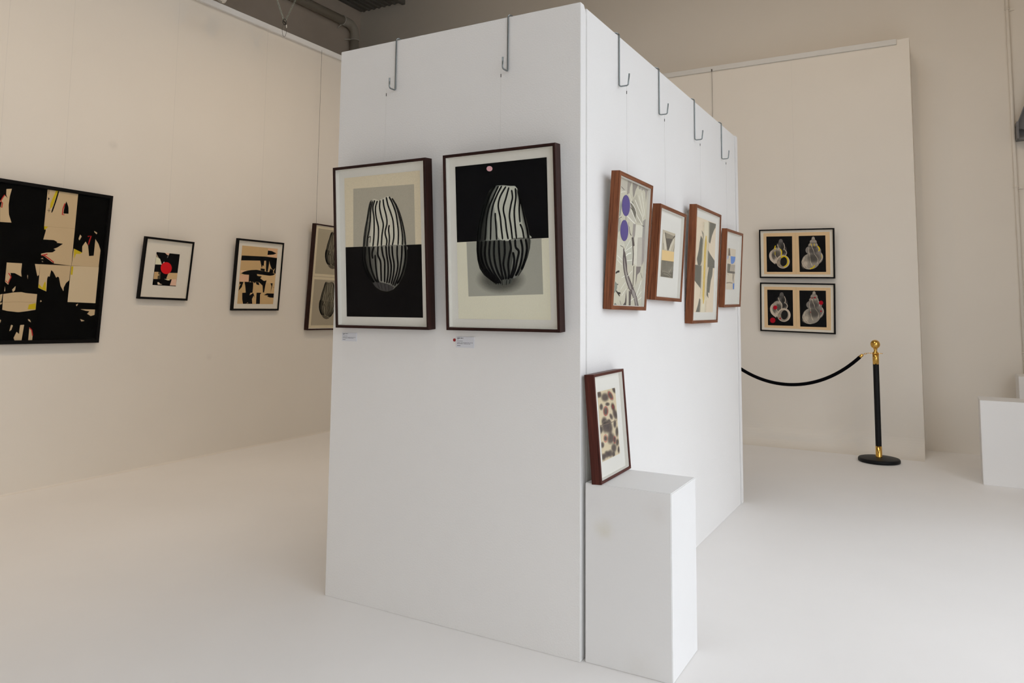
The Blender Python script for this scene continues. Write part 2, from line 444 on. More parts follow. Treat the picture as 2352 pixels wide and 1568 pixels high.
# paper pieces of each print in the frame's own millimetres
ART = {
 'P1': [
  ['p',0,[0.84,0.746,0.554],0,[-204,47,204,47,204,650,-204,650]],
  ['p',1,[0.522,0.484,0.388],0,[-153.7,600.2,172.9,595.7,173,346.8,-159.8,347.7]],
  ['p',2,[0.007,0.006,0.006],0,[-204.4,348.1,204.1,346.8,204,47,-204,47]],
  ['p',3,[0.742,0.718,0.605],0,[-107.2,346.5,-103.3,385.7,-95.1,424.6,-84,463.3,-74.2,507.6,-66.4,532.3,-56.8,544.6,-38.8,549,-14.1,540.7,7.2,547.1,24.9,554.3,42.4,554.7,59.4,544.8,78.1,521.7,97,484,112.9,439.6,122.7,398.4,128.1,346.7,12.6,346.3]],
  ['p',3,[0.183,0.18,0.155],0,[128.1,346.7,132.5,311.4,127.4,271,111.3,222.7,85.9,187.8,53.7,163,21.6,154.4,-13.2,160,-41.1,174.6,-56.3,193.6,-77.4,207.1,-98.3,237,-111.9,273.7,-116.1,307.5,-112.3,346.7]],
  ['p',4,[0.31,0.302,0.261],1,[-29.7,346.1,121.3,344.8,125.8,311.6,119.4,273.9,107.3,225.4,77.9,193.3,22.4,185.6,-19.2,199.8,-28.6,249.7,-25.1,305]],
  ['p',4,[0.522,0.499,0.416],0,[-95.7,430.2,-84.3,452.1,-66.3,451.2,-72.5,346.5,-105.7,347]],
  ['p',5,[0.072,0.067,0.066],0,[-54.9,193.5,-19.4,195.4,22.5,187.3,58.1,172.8,52.3,163,21.7,154.9,-13.2,160.6,-41.1,175.1]],
  ['l',6,[0.016,0.015,0.014],8.06,1,[-56.9,540.1,-67,507.2,-75.1,474.1,-86.3,429.8,-94.6,385.3,-99.9,347.4]],
  ['l',6,[0.016,0.015,0.014],7.95,1,[-47.6,539.5,-59.3,501.2,-62.4,462.2,-69.3,417.8,-78.7,384.7,-83.3,346.8]],
  ['l',6,[0.016,0.015,0.014],7.95,1,[-35.4,543.2,-46.9,511.6,-42.1,472.3,-41.8,427.7,-45.1,383.4,-51,346.3]],
  ['l',6,[0.016,0.015,0.014],7.84,1,[-21.2,540.1,-32.6,510.7,-30.1,471.7,-19.1,426.7,-20.3,382.4,-26.1,346.6]],
  ['l',6,[0.016,0.015,0.014],7.84,1,[-7,541.4,-10,509.4,-1.1,470.1,7.9,436.5,-0.3,392.6,-4.9,346.9]],
  ['l',6,[0.016,0.015,0.014],7.84,1,[9.2,544.8,13.4,513.5,24.3,474.3,27.6,441,16.8,403,25.1,369.6,21.7,347.1]],
  ['l',6,[0.016,0.015,0.014],7.84,1,[39.9,433.8,35.9,413.1,39.3,380,35.6,347.2]],
  ['l',6,[0.016,0.015,0.014],7.73,1,[26.3,552.5,35.1,517.7,48.9,483.9,59.8,450.4,62.9,411.9,62.1,379.1,53.6,347.1]],
  ['l',6,[0.016,0.015,0.014],7.84,1,[41.6,553.1,56.9,527.4,73.8,488,81.8,449.3,87.3,399.9,83.9,347.2]],
  ['l',6,[0.016,0.015,0.014],7.73,1,[56.7,545,76.6,515.2,92.6,470.6,103.6,421,108.6,377.3,105.7,347]],
  ['l',6,[0.016,0.015,0.014],7.73,1,[72.7,525.3,93.6,484.2,108.8,439.8,118.5,393.2,122,346.9]],
  ['l',6,[0.077,0.07,0.061],4.03,1,[-75.1,384.5,-62.8,388.5,-66.4,361.9]],
  ['l',6,[0.01,0.009,0.009],9.74,1,[-105.7,346.5,-108.4,296.1,-99.3,256.6,-75.7,217.1,-54.8,194.6]],
  ['l',6,[0.01,0.009,0.009],9.74,1,[-92.7,347.1,-96.1,295.7,-85,250.8,-61.6,211.4,-47.7,193.5]],
  ['l',6,[0.01,0.009,0.009],9.63,1,[-72.5,346.5,-69.5,295,-63.3,255.9,-47.2,216.8,-32.1,194.4]],
  ['l',6,[0.01,0.009,0.009],9.52,1,[-45.3,345.5,-56,317,-52.3,294.6]],
  ['l',6,[0.01,0.009,0.009],9.52,1,[-39.8,310.9,-36.8,260.9,-29,205.4,-22.2,193.2]],
  ['l',6,[0.01,0.009,0.009],9.52,1,[-22.6,346.4,-24.9,310.5,-11.5,282.5,-9.7,243.8,-8.7,196.9]],
  ['l',6,[0.01,0.009,0.009],9.41,1,[-3.5,346.3,1.9,309.7,11,282,10.7,243.4,8.7,192.9]],
  ['l',6,[0.01,0.009,0.009],9.41,1,[19.6,346.7,22.8,309.2,28.8,270.6,27.7,226.7,19.8,189.5]],
  ['l',6,[0.01,0.009,0.009],9.3,1,[35.6,346.7,36.7,308.8,45.3,264.7,41.4,221,30.9,188.3]],
  ['l',6,[0.01,0.009,0.009],9.18,1,[52.3,346.6,54,308.3,61.2,264.4,55.2,220.8,43.3,185.4]],
  ['l',6,[0.01,0.009,0.009],9.18,1,[79.8,346.2,78.1,307.6,81.1,263.9,71.9,226,51.4,179.9]],
  ['l',6,[0.01,0.009,0.009],9.18,1,[104.3,345.9,101.8,301.5,93.9,258.2,82.7,220.4,61,177.1]],
  ['l',6,[0.01,0.009,0.009],9.07,1,[119.9,345.9,121.5,300.9,112.2,257.9,97.7,220.2,74.2,185.1]],
  ['l',6,[0.027,0.025,0.025],4.82,1,[-32.2,191.1,-20,167.8]],
  ['l',6,[0.027,0.025,0.025],4.7,1,[-12.4,190.9,-4.7,162.2]],
  ['l',6,[0.027,0.025,0.025],4.7,1,[8.5,187.4,14.8,157.7]],
  ['l',6,[0.027,0.025,0.025],4.7,1,[30.7,182.8,30.1,157.6]],
  ['f',7,[0.036,0.034,0.031],[0.75,0],[-107.2,346.5,-103.3,385.7,-95.1,424.6,-84,463.3,-74.2,507.6,-66.4,532.3,-56.8,544.6],[-61.7,346.1,-60.1,384,-54.8,422.8,-48.1,461.5,-42.7,505.8,-39.2,530.7,-38.9,544.6]],
  ['f',7,[0.055,0.05,0.045],[0.6,0],[128.1,346.7,122.7,398.4,112.9,439.6,97,484,78.1,521.7,59.4,544.8],[95.5,346.2,90.1,399.8,80.9,441.2,68.3,485.6,55.4,523.1,47,545.6]],
  ['f',7,[0.006,0.006,0.006],[0.85,0],[-112.3,346.7,-116.1,307.5,-111.9,273.7,-98.3,237,-77.4,207.1,-56.3,193.6],[-43.9,345.5,-44.9,305.5,-42.9,272.2,-38.1,236,-31.7,211,-26.4,195.5]],
  ['f',7,[0.006,0.006,0.006],[0.7,0],[129.4,346.7,132.5,311.4,127.4,271,111.3,222.7,85.9,187.8],[105.7,346.4,106.9,312.2,101.7,271.6,85.5,225.8,64.1,193.4]],
 ],
 'P2': [
  ['p',0,[0.86,0.837,0.675],0,[-207,44,203,44,203,650,-207,650]],
  ['p',1,[0.006,0.006,0.007],0,[-206.3,347.5,202.2,348.3,203,650.5,-207,650.5]],
  ['p',1,[0.439,0.438,0.375],0,[-161.5,346.9,172,347.5,173.4,139.2,-157.4,131.9]],
  ['e',2,[0.113,0.111,0.097],1,0.75,0,[-9.7,197.1,115.4,-1.7,-1.6,-58.7]],
  ['p',3,[0.346,0.362,0.322],0,[-114.1,348.3,-110,383.6,-101.3,421.4,-90.6,459,-76.9,496.2,-60.1,527.7,-40.6,548,-23.3,560.3,12.8,559.7,43.4,554.7,64.7,553.1,77.1,538.3,85.4,512.3,96.3,474.5,104.8,437.1,115.1,399.7,121.9,367.9,123.8,349.5]],
  ['p',3,[0.094,0.099,0.088],0,[123.8,349.5,123.4,315.4,112.2,279.1,93.1,237.6,71.3,209.6,43.7,196.3,36.6,180.5,2,172.9,-28.9,178.1,-53.5,193.9,-84.5,216,-102.9,240.7,-112.3,274.7,-115.7,312.9,-114.1,348.3]],
  ['p',4,[0.63,0.65,0.564],1,[-9.1,553.8,43.4,552.5,64.1,551,75.8,536.3,84.7,509.7,95.1,472,103.6,434.5,113.8,397.1,120.7,365.3,122,350,-5.5,348.9,-16.2,411.6,-27.5,455.3,-29.2,504]],
  ['p',4,[0.216,0.221,0.195],1,[37.6,349.3,122,349,121.6,315.5,110.5,280.2,91.4,240.3,70.2,211.7,45.7,201.6,39.4,238.8,48.2,291.5]],
  ['p',4,[0.126,0.132,0.121],1,[-90.9,448.1,-75.7,490.7,-58.2,526.5,-43.9,542.9,-58.9,457.1,-65.3,408.7,-71.3,350.4,-111.5,349.3,-108.1,383.5]],
  ['l',5,[0.013,0.013,0.013],7.62,1,[-23.3,558.7,-45.5,529.4,-65.7,487.4,-80.9,442.1,-92.3,399.1,-98.6,352.1]],
  ['l',5,[0.013,0.013,0.013],7.73,1,[-8.4,558.1,-29.3,522.9,-51.2,482.7,-63.7,441.1,-70.1,392.6,-75.7,351.1]],
  ['l',5,[0.013,0.013,0.013],7.62,1,[6.5,557.5,-15.5,524.6,-35.5,482.8,-44.8,440.1,-48,391.6,-50.4,350.1]],
  ['l',5,[0.013,0.013,0.013],7.5,1,[25,553.9,-0.8,518.2,-11.7,481.3,-4.2,437.8,-0.9,400.1,4.5,350.1]],
  ['l',5,[0.013,0.013,0.013],7.73,1,[-26.2,455.2,-25.2,422.8,-23.1,385.1,-22.2,350.1]],
  ['l',5,[0.013,0.013,0.013],7.5,1,[37.8,549.8,24.4,511.1,10.9,469.1,18.3,425.9,22.2,388.3,29.1,350.1]],
  ['l',5,[0.013,0.013,0.013],7.5,1,[49.1,538.8,52.5,509.2,45.1,483.1,37.2,440.9,42.7,398,47.4,349.9]],
  ['l',5,[0.013,0.013,0.013],7.5,1,[65.7,544.5,67.1,508.2,59.1,460.9,59.7,418.4,65.7,350.3]],
  ['l',5,[0.013,0.013,0.013],7.39,1,[77.5,533,83.7,496.5,80.3,459.6,82.5,411.9]],
  ['l',5,[0.013,0.013,0.013],7.39,1,[82.4,406.6,92,385,98.2,350]],
  ['l',5,[0.013,0.013,0.013],7.39,1,[85.2,505.9,95.9,458.7,104.8,416,113.3,378.8,116.1,350.3]],
  ['l',5,[0.013,0.013,0.013],7.84,1,[-77,490.8,-94.3,442.8,-105.2,394.3,-109.6,349.8]],
  ['l',5,[0.008,0.008,0.009],9.97,1,[-106.4,348,-108.3,301.8,-98.6,258,-71.7,219.5,-37.9,189.4]],
  ['l',5,[0.008,0.008,0.009],10.08,1,[-90.5,347.4,-95.5,301.4,-85.9,257.7,-59.1,219.3,-25.6,183.9]],
  ['l',5,[0.008,0.008,0.009],9.86,1,[-71.3,348.3,-77.1,300.8,-70,257.3,-46.5,219.1,-17.5,182.2]],
  ['l',5,[0.008,0.008,0.009],9.86,1,[-52.4,348,-57.5,300.2,-51.1,256.9,-34,218.9,-7.6,181]],
  ['l',5,[0.008,0.008,0.009],9.74,1,[-32.9,347.8,-36.1,299.5,-31.1,256.4,-17.8,218.6,-1.1,194.3]],
  ['l',5,[0.008,0.008,0.009],9.74,1,[-13,347.6,-12.4,298.8,-8.7,255.8,-2.3,218.3,5.1,196.9]],
  ['l',5,[0.008,0.008,0.009],9.63,1,[11.8,347.6,12.3,298,4.9,255.5,12.5,218,15.6,196.7]],
  ['l',5,[0.008,0.008,0.009],9.52,1,[35.2,347.8,40.4,315.7,33.6,292,26.4,255,28.4,217.8,24.8,196.6]],
  ['l',5,[0.008,0.008,0.009],9.52,1,[59.5,347.9,61.1,318.7,74,302.4,66.4,269.9,56.3,233.1,39.6,200.6]],
  ['l',5,[0.008,0.008,0.009],9.52,1,[48.5,300.6,53.7,270.2,46.6,233.3,33.5,200.7]],
  ['l',5,[0.008,0.008,0.009],9.41,1,[83.7,347.9,90.5,311.3,84.5,269.4,71.4,232.8,56.8,209.3]],
  ['l',5,[0.008,0.008,0.009],9.3,1,[104.7,348.7,109.6,310.7,99.4,269,82.8,232.6]],
  ['l',5,[0.008,0.008,0.009],5.49,1,[-22.2,191.9,-17.6,178.5]],
  ['l',5,[0.008,0.008,0.009],5.49,1,[-3.6,192.7,-1.6,175.6]],
  ['l',5,[0.008,0.008,0.009],5.49,1,[18,194,15.6,176.5]],
  ['l',5,[0.008,0.008,0.009],5.38,1,[33.4,196.5,29.2,180.6]],
  ['f',6,[0.004,0.005,0.005],[0.9,0],[-114.1,348.3,-110,383.6,-101.3,421.4,-90.6,459,-76.9,496.2,-60.1,527.7,-40.6,548,-23.3,560.3],[-49.2,348.5,-48.3,380.8,-44.2,418.4,-36.8,455.8,-29.5,493.2,-19.3,524.9,-12.4,546,-4.6,558.9]],
  ['f',6,[0.006,0.006,0.006],[0.7,0],[124.4,349.4,121.9,367.9,115.1,399.7,104.8,437.1,96.3,474.5,85.4,512.3,77.1,538.3],[98.1,349.5,93.9,369.1,87.6,401.1,80.3,438.5,72.9,476,66.7,513.6,62.5,539.4]],
  ['f',6,[0.006,0.006,0.006],[0.85,0],[-114.1,348.3,-115.7,312.9,-112.3,274.7,-102.9,240.7,-84.5,216,-53.5,193.9,-28.9,178.1],[-58.7,347.8,-59.7,311.1,-56.3,273.2,-49.1,239.6,-37.1,218.9,-18.8,202.6,-6.7,191.7]],
  ['f',6,[0.008,0.008,0.009],[0.6,0],[124.4,349.4,123.4,315.4,112.2,279.1,93.1,237.6,71.3,209.6],[101.1,348.8,99.6,316.3,90.2,279.7,72.2,240.7,55.2,217.3]],
 ],
 'L4': [
  ['p',0,[0.72,0.633,0.457],0,[-226,20,226,20,226,1008,-226,1008]],
  ['p',1,[0.462,0.409,0.302],0,[-200,545,200,545,200,985,-200,985]],
  ['p',1,[0.433,0.379,0.287],0,[-200,45,200,45,200,490,-200,490]],
  ['p',2,[0.509,0.439,0.318],0,[-214,515,214,515,214,521,-214,521]],
  ['p',3,[0.27,0.24,0.175],0,[-73.2,786.6,-67.4,822.7,-57.6,858.4,-45.2,893.7,-33.6,934.3,-25,956.8,-15.4,967.7,1.6,970.7,24,961.7,44.1,966.4,61,972.1,77.3,971.5,92.5,961.4,108.6,938.9,124,902.8,136.3,860.7,143.1,821.9,145.2,773.6,38,779.7]],
  ['p',3,[0.27,0.24,0.175],0,[145.2,773.6,147.3,740.6,140.3,703.4,122.7,659.5,97.2,628.5,65.9,607.3,35.6,601.1,3.6,608.2,-21.5,623.3,-34.5,641.8,-53.3,655.5,-71.1,684.4,-81.7,719.3,-83.7,750.9,-78,787]],
  ['p',4,[0.27,0.24,0.175],1,[-1.3,781.9,138.8,772.3,141.1,741.2,133.1,706.5,119.1,662.2,90.1,634,38.1,630,0.3,645.5,-5.7,692.3,0.7,743.5]],
  ['p',4,[0.27,0.24,0.175],0,[-57.9,863.6,-46.1,883.3,-29.4,881.5,-41,784.6,-71.8,787]],
  ['p',5,[0.14,0.12,0.09],0,[-33.2,641.6,-0.2,641.4,38.3,631.6,70.5,616.1,64.6,607.3,35.7,601.5,3.7,608.8,-21.4,623.8]],
  ['l',6,[0.016,0.015,0.014],7.5,1,[-15.7,963.5,-27,933.5,-36.3,903.2,-49.2,862.7,-59.4,821.9,-66.4,787]],
  ['l',6,[0.016,0.015,0.014],7.39,1,[-7.1,962.4,-20.1,927.5,-25.2,891.5,-34.1,850.7,-44.7,820.4,-51,785.5]],
  ['l',6,[0.016,0.015,0.014],7.39,1,[4.4,965.2,-8.1,936.5,-5.8,899.7,-8,858.3,-13.5,817.4,-21.1,783.3]],
  ['l',6,[0.016,0.015,0.014],7.29,1,[17.4,961.5,5.2,934.8,5.3,898.5,13,856.1,9.4,815.1,2.1,782.1]],
  ['l',6,[0.016,0.015,0.014],7.29,1,[30.6,961.9,26.1,932.4,32.2,895.4,38.6,863.7,28.6,823.4,21.8,781.2]],
  ['l',6,[0.016,0.015,0.014],7.29,1,[45.9,964.2,48,934.9,56,897.9,57.2,866.8,45,832.1,50.9,800.6,46.5,779.9]],
  ['l',6,[0.016,0.015,0.014],7.29,1,[68.2,859.4,63.3,840.4,64.6,809.5,59.4,779.3]],
  ['l',6,[0.016,0.015,0.014],7.19,1,[62.2,970.4,68.4,937.6,79.3,905.4,87.6,873.7,88.3,837.8,85.7,807.4,76.1,778.2]],
  ['l',6,[0.016,0.015,0.014],7.29,1,[76.4,970.1,89.2,945.4,102.7,907.8,107.9,871.5,110.3,825.3,104.2,776.6]],
  ['l',6,[0.016,0.015,0.014],7.19,1,[90,961.7,106.8,932.9,119.2,890.6,126.6,844,128.8,803.1,124.4,775.2]],
  ['l',6,[0.016,0.015,0.014],7.19,1,[103.7,942.5,120.8,903.2,132.5,861.1,138.9,817.3,139.6,774.2]],
  ['l',6,[0.077,0.07,0.061],3.75,1,[-41.3,820.1,-29.7,823.1,-34.5,798.6]],
  ['l',6,[0.01,0.009,0.009],9.06,1,[-71.8,786.5,-77.2,739.9,-70.9,702.7,-51.2,664.7,-33.1,642.6]],
  ['l',6,[0.01,0.009,0.009],9.06,1,[-59.7,786.3,-65.8,738.8,-58,696.5,-38.4,658.6,-26.5,641.2]],
  ['l',6,[0.01,0.009,0.009],8.96,1,[-41,784.6,-41.1,736.7,-37.5,700,-24.8,662.8,-12,641.2]],
  ['l',6,[0.01,0.009,0.009],8.85,1,[-15.8,782.2,-27.4,756.3,-25.2,735.3]],
  ['l',6,[0.01,0.009,0.009],8.85,1,[-12.7,749.8,-12.7,703.2,-8.5,651.2,-2.9,639.5]],
  ['l',6,[0.01,0.009,0.009],8.85,1,[5.3,781.8,1.2,748.6,12,721.8,11.5,685.8,9.9,642.2]],
  ['l',6,[0.01,0.009,0.009],8.75,1,[23,780.6,26,746.3,32.9,720.1,30.5,684.3,25.8,637.5]],
  ['l',6,[0.01,0.009,0.009],8.75,1,[44.5,779.7,45.4,744.7,48.8,708.5,45.3,667.8,35.9,633.7]],
  ['l',6,[0.01,0.009,0.009],8.65,1,[59.3,778.8,58.2,743.6,63.8,702.1,57.7,661.8,46.1,632]],
  ['l',6,[0.01,0.009,0.009],8.54,1,[74.8,777.8,74.3,742.1,78.5,701,70.5,660.8,57.5,628.6]],
  ['l',6,[0.01,0.009,0.009],8.54,1,[100.3,775.9,96.6,740.1,97,699.4,86.3,664.7,64.7,623.1]],
  ['l',6,[0.01,0.009,0.009],8.54,1,[123.1,774.2,118.3,733.1,108.5,693.4,96,658.9,73.5,619.9]],
  ['l',6,[0.01,0.009,0.009],8.44,1,[137.6,773.4,136.5,731.5,125.5,692.1,109.9,657.9,86.2,626.6]],
  ['l',6,[0.027,0.025,0.025],4.48,1,[-12.3,638.1,-2.3,615.8]],
  ['l',6,[0.027,0.025,0.025],4.37,1,[6.1,636.8,11.6,609.8]],
  ['l',6,[0.027,0.025,0.025],4.37,1,[25.3,632.4,29.5,604.5]],
  ['l',6,[0.027,0.025,0.025],4.37,1,[45.6,626.9,43.7,603.6]],
  ['f',7,[0.036,0.034,0.031],[0.75,0],[-73.2,786.6,-67.4,822.7,-57.6,858.4,-45.2,893.7,-33.6,934.3,-25,956.8,-15.4,967.7],[-31,783.7,-27.4,818.8,-20.3,854.5,-12,890,-4.5,930.9,0.2,953.8,1.2,966.7]],
  ['f',7,[0.055,0.05,0.045],[0.6,0],[145.2,773.6,143.1,821.9,136.3,860.7,124,902.8,108.6,938.9,92.5,961.4],[114.9,775,112.9,825.1,106.7,864,97.4,905.9,87.6,941.4,81,962.8]],
  ['f',7,[0.006,0.006,0.006],[0.85,0],[-78,787,-83.7,750.9,-81.7,719.3,-71.1,684.4,-53.3,655.5,-34.5,641.8],[-14.5,782.1,-17.7,745,-17.7,714,-15.3,680.1,-10.7,656.6,-6.7,641.9]],
  ['f',7,[0.006,0.006,0.006],[0.7,0],[146.4,773.6,147.3,740.6,140.3,703.4,122.7,659.5,97.2,628.5],[124.4,774.6,123.6,742.8,116.5,705.4,98.9,663.8,77.2,634.9]],
  ['p',3,[0.27,0.24,0.175],0,[-101.2,289.6,-95.4,325.7,-85.6,361.4,-73.2,396.7,-61.6,437.3,-53,459.8,-43.4,470.7,-26.4,473.7,-4,464.7,16.1,469.4,33,475.1,49.3,474.5,64.5,464.4,80.6,441.9,96,405.8,108.3,363.7,115.1,324.9,117.2,276.6,10,282.7]],
  ['p',3,[0.27,0.24,0.175],0,[117.2,276.6,119.3,243.6,112.3,206.4,94.7,162.5,69.2,131.5,37.9,110.3,7.6,104.1,-24.4,111.2,-49.5,126.3,-62.5,144.8,-81.3,158.5,-99.1,187.4,-109.7,222.3,-111.7,253.9,-106,290]],
  ['p',4,[0.27,0.24,0.175],1,[-29.3,284.9,110.8,275.3,113.1,244.2,105.1,209.5,91.1,165.2,62.1,137,10.1,133,-27.7,148.5,-33.7,195.3,-27.3,246.5]],
  ['p',4,[0.27,0.24,0.175],0,[-85.9,366.6,-74.1,386.3,-57.4,384.5,-69,287.6,-99.8,290]],
  ['p',5,[0.14,0.12,0.09],0,[-61.2,144.6,-28.2,144.4,10.3,134.6,42.5,119.1,36.6,110.3,7.7,104.5,-24.3,111.8,-49.4,126.8]],
  ['l',6,[0.016,0.015,0.014],7.5,1,[-43.7,466.5,-55,436.5,-64.3,406.2,-77.2,365.7,-87.4,324.9,-94.4,290]],
  ['l',6,[0.016,0.015,0.014],7.39,1,[-35.1,465.4,-48.1,430.5,-53.2,394.5,-62.1,353.7,-72.7,323.4,-79,288.5]],
  ['l',6,[0.016,0.015,0.014],7.39,1,[-23.6,468.2,-36.1,439.5,-33.8,402.7,-36,361.3,-41.5,320.4,-49.1,286.3]],
  ['l',6,[0.016,0.015,0.014],7.29,1,[-10.6,464.5,-22.8,437.8,-22.7,401.5,-15,359.1,-18.6,318.1,-25.9,285.1]],
  ['l',6,[0.016,0.015,0.014],7.29,1,[2.6,464.9,-1.9,435.4,4.2,398.4,10.6,366.7,0.6,326.4,-6.2,284.2]],
  ['l',6,[0.016,0.015,0.014],7.29,1,[17.9,467.2,20,437.9,28,400.9,29.2,369.8,17,335.1,22.9,303.6,18.5,282.9]],
  ['l',6,[0.016,0.015,0.014],7.29,1,[40.2,362.4,35.3,343.4,36.6,312.5,31.4,282.3]],
  ['l',6,[0.016,0.015,0.014],7.19,1,[34.2,473.4,40.4,440.6,51.3,408.4,59.6,376.7,60.3,340.8,57.7,310.4,48.1,281.2]],
  ['l',6,[0.016,0.015,0.014],7.29,1,[48.4,473.1,61.2,448.4,74.7,410.8,79.9,374.5,82.3,328.3,76.2,279.6]],
  ['l',6,[0.016,0.015,0.014],7.19,1,[62,464.7,78.8,435.9,91.2,393.6,98.6,347,100.8,306.1,96.4,278.2]],
  ['l',6,[0.016,0.015,0.014],7.19,1,[75.7,445.5,92.8,406.2,104.5,364.1,110.9,320.3,111.6,277.2]],
  ['l',6,[0.077,0.07,0.061],3.75,1,[-69.3,323.1,-57.7,326.1,-62.5,301.6]],
  ['l',6,[0.01,0.009,0.009],9.06,1,[-99.8,289.5,-105.2,242.9,-98.9,205.7,-79.2,167.7,-61.1,145.6]],
  ['l',6,[0.01,0.009,0.009],9.06,1,[-87.7,289.3,-93.8,241.8,-86,199.5,-66.4,161.6,-54.5,144.2]],
  ['l',6,[0.01,0.009,0.009],8.96,1,[-69,287.6,-69.1,239.7,-65.5,203,-52.8,165.8,-40,144.2]],
  ['l',6,[0.01,0.009,0.009],8.85,1,[-43.8,285.2,-55.4,259.3,-53.2,238.3]],
  ['l',6,[0.01,0.009,0.009],8.85,1,[-40.7,252.8,-40.7,206.2,-36.5,154.2,-30.9,142.5]],
  ['l',6,[0.01,0.009,0.009],8.85,1,[-22.7,284.8,-26.8,251.6,-16,224.8,-16.5,188.8,-18.1,145.2]],
  ['l',6,[0.01,0.009,0.009],8.75,1,[-5,283.6,-2,249.3,4.9,223.1,2.5,187.3,-2.2,140.5]],
  ['l',6,[0.01,0.009,0.009],8.75,1,[16.5,282.7,17.4,247.7,20.8,211.5,17.3,170.8,7.9,136.7]],
  ['l',6,[0.01,0.009,0.009],8.65,1,[31.3,281.8,30.2,246.6,35.8,205.1,29.7,164.8,18.1,135]],
  ['l',6,[0.01,0.009,0.009],8.54,1,[46.8,280.8,46.3,245.1,50.5,204,42.5,163.8,29.5,131.6]],
  ['l',6,[0.01,0.009,0.009],8.54,1,[72.3,278.9,68.6,243.1,69,202.4,58.3,167.7,36.7,126.1]],
  ['l',6,[0.01,0.009,0.009],8.54,1,[95.1,277.2,90.3,236.1,80.5,196.4,68,161.9,45.5,122.9]],
  ['l',6,[0.01,0.009,0.009],8.44,1,[109.6,276.4,108.5,234.5,97.5,195.1,81.9,160.9,58.2,129.6]],
  ['l',6,[0.027,0.025,0.025],4.48,1,[-40.3,141.1,-30.3,118.8]],
  ['l',6,[0.027,0.025,0.025],4.37,1,[-21.9,139.8,-16.4,112.8]],
  ['l',6,[0.027,0.025,0.025],4.37,1,[-2.7,135.4,1.5,107.5]],
  ['l',6,[0.027,0.025,0.025],4.37,1,[17.6,129.9,15.7,106.6]],
  ['f',7,[0.036,0.034,0.031],[0.75,0],[-101.2,289.6,-95.4,325.7,-85.6,361.4,-73.2,396.7,-61.6,437.3,-53,459.8,-43.4,470.7],[-59,286.7,-55.4,321.8,-48.3,357.5,-40,393,-32.5,433.9,-27.8,456.8,-26.8,469.7]],
  ['f',7,[0.055,0.05,0.045],[0.6,0],[117.2,276.6,115.1,324.9,108.3,363.7,96,405.8,80.6,441.9,64.5,464.4],[86.9,278,84.9,328.1,78.7,367,69.4,408.9,59.6,444.4,53,465.8]],
  ['f',7,[0.006,0.006,0.006],[0.85,0],[-106,290,-111.7,253.9,-109.7,222.3,-99.1,187.4,-81.3,158.5,-62.5,144.8],[-42.5,285.1,-45.7,248,-45.7,217,-43.3,183.1,-38.7,159.6,-34.7,144.9]],
  ['f',7,[0.006,0.006,0.006],[0.7,0],[118.4,276.6,119.3,243.6,112.3,206.4,94.7,162.5,69.2,131.5],[96.4,277.6,95.6,245.8,88.5,208.4,70.9,166.8,49.2,137.9]],
 ],
 'L1': [
  ['p',0,[0.003,0.003,0.003],0,[-511,23,511,23,511,1041,-511,1041]],
  ['p',1,[0.631,0.477,0.291],0,[-216.4,992.8,-146.7,1008,-154.2,958.6,-155.9,902.2,-147.9,839.2,-132.2,801.2,-127.1,788.2,-195.1,784.7]],
  ['p',1,[0.631,0.477,0.291],0,[76.7,1042.4,284.8,1047.2,286.6,796.2,78.7,789.1]],
  ['p',1,[0.631,0.477,0.291],0,[93.4,762.5,78.6,789.9,286.6,796.2,288.5,536.8,168.6,542.5,97.7,588.6,78.8,593.6,83.5,703.3]],
  ['p',1,[0.631,0.477,0.291],0,[293.3,656,355.1,633.9,350.7,676.8,371.5,713.5,391.8,686.8,406.4,613.9,439.8,618.4,440.1,737.9,465.9,707,485.8,662.9,483.9,540.1,290.1,537.7]],
  ['p',1,[0.631,0.477,0.291],0,[327.5,758.5,340,746.8,327.4,717.8,319.5,727.4]],
  ['p',1,[0.631,0.477,0.291],0,[425.2,795.3,448.8,784.7,445.4,773.7,427.9,786.8]],
  ['p',1,[0.631,0.477,0.291],0,[45.8,531.1,79.7,531.1,79.1,459.4,69.8,450.7,58.2,486.9]],
  ['p',1,[0.631,0.477,0.291],0,[79.7,531.1,285.3,534.8,283.8,433.5,258.4,394.1,252,358.3,229.3,392.7,212.6,450.6,202.2,455.9,194.8,447.1,170.4,485.8,155.4,497.3,149.6,451.2,139.5,454.8,134.8,437.9,138.1,351.1,83.2,373.5]],
  ['p',1,[0.631,0.477,0.291],0,[-128.6,527.9,-35.1,529.2,-35.4,472.7,-29.1,440.9,-73.6,462.3,-99.7,462.3,-93,433.2,-106.5,384.8,-126.9,403.5]],
  ['p',1,[0.631,0.477,0.291],0,[-123.6,372.1,-119.4,344.6,-124.8,340.4]],
  ['p',1,[0.631,0.477,0.291],0,[-59,379.1,-60.6,351,-72.1,338.6,-78.9,354.2]],
  ['p',1,[0.631,0.477,0.291],0,[-129.6,322.9,-68.1,336.3,-19.6,340.7,7.7,335.3,80.5,330.8,81,226.2,23.9,215.4,-24.9,208.2,-92.8,214.9,-124.4,222.2]],
  ['p',1,[0.631,0.477,0.291],0,[105.8,292.3,116.1,284.4,105.7,277.5]],
  ['p',1,[0.631,0.477,0.291],0,[-147.5,319.8,-133.4,324.3,-135.8,277,-142.7,272.8]],
  ['p',1,[0.631,0.477,0.291],0,[-142.3,268.9,-129,267.7,-133.8,257.4,-140.8,254.8]],
  ['p',1,[0.631,0.477,0.291],0,[-61.5,125.8,-49.9,121.8,-56.6,92.5,-68.4,84.6]],
  ['p',1,[0.631,0.477,0.291],0,[-5,124.3,19.2,126.8,13.1,22.5,-30.2,24.8,-37.8,40.8,-23.1,80.4,-6.6,65.9,-6.7,104.3]],
  ['p',1,[0.631,0.477,0.291],0,[53.9,110.7,79.8,70.1,79.8,24.7,55.1,23.5]],
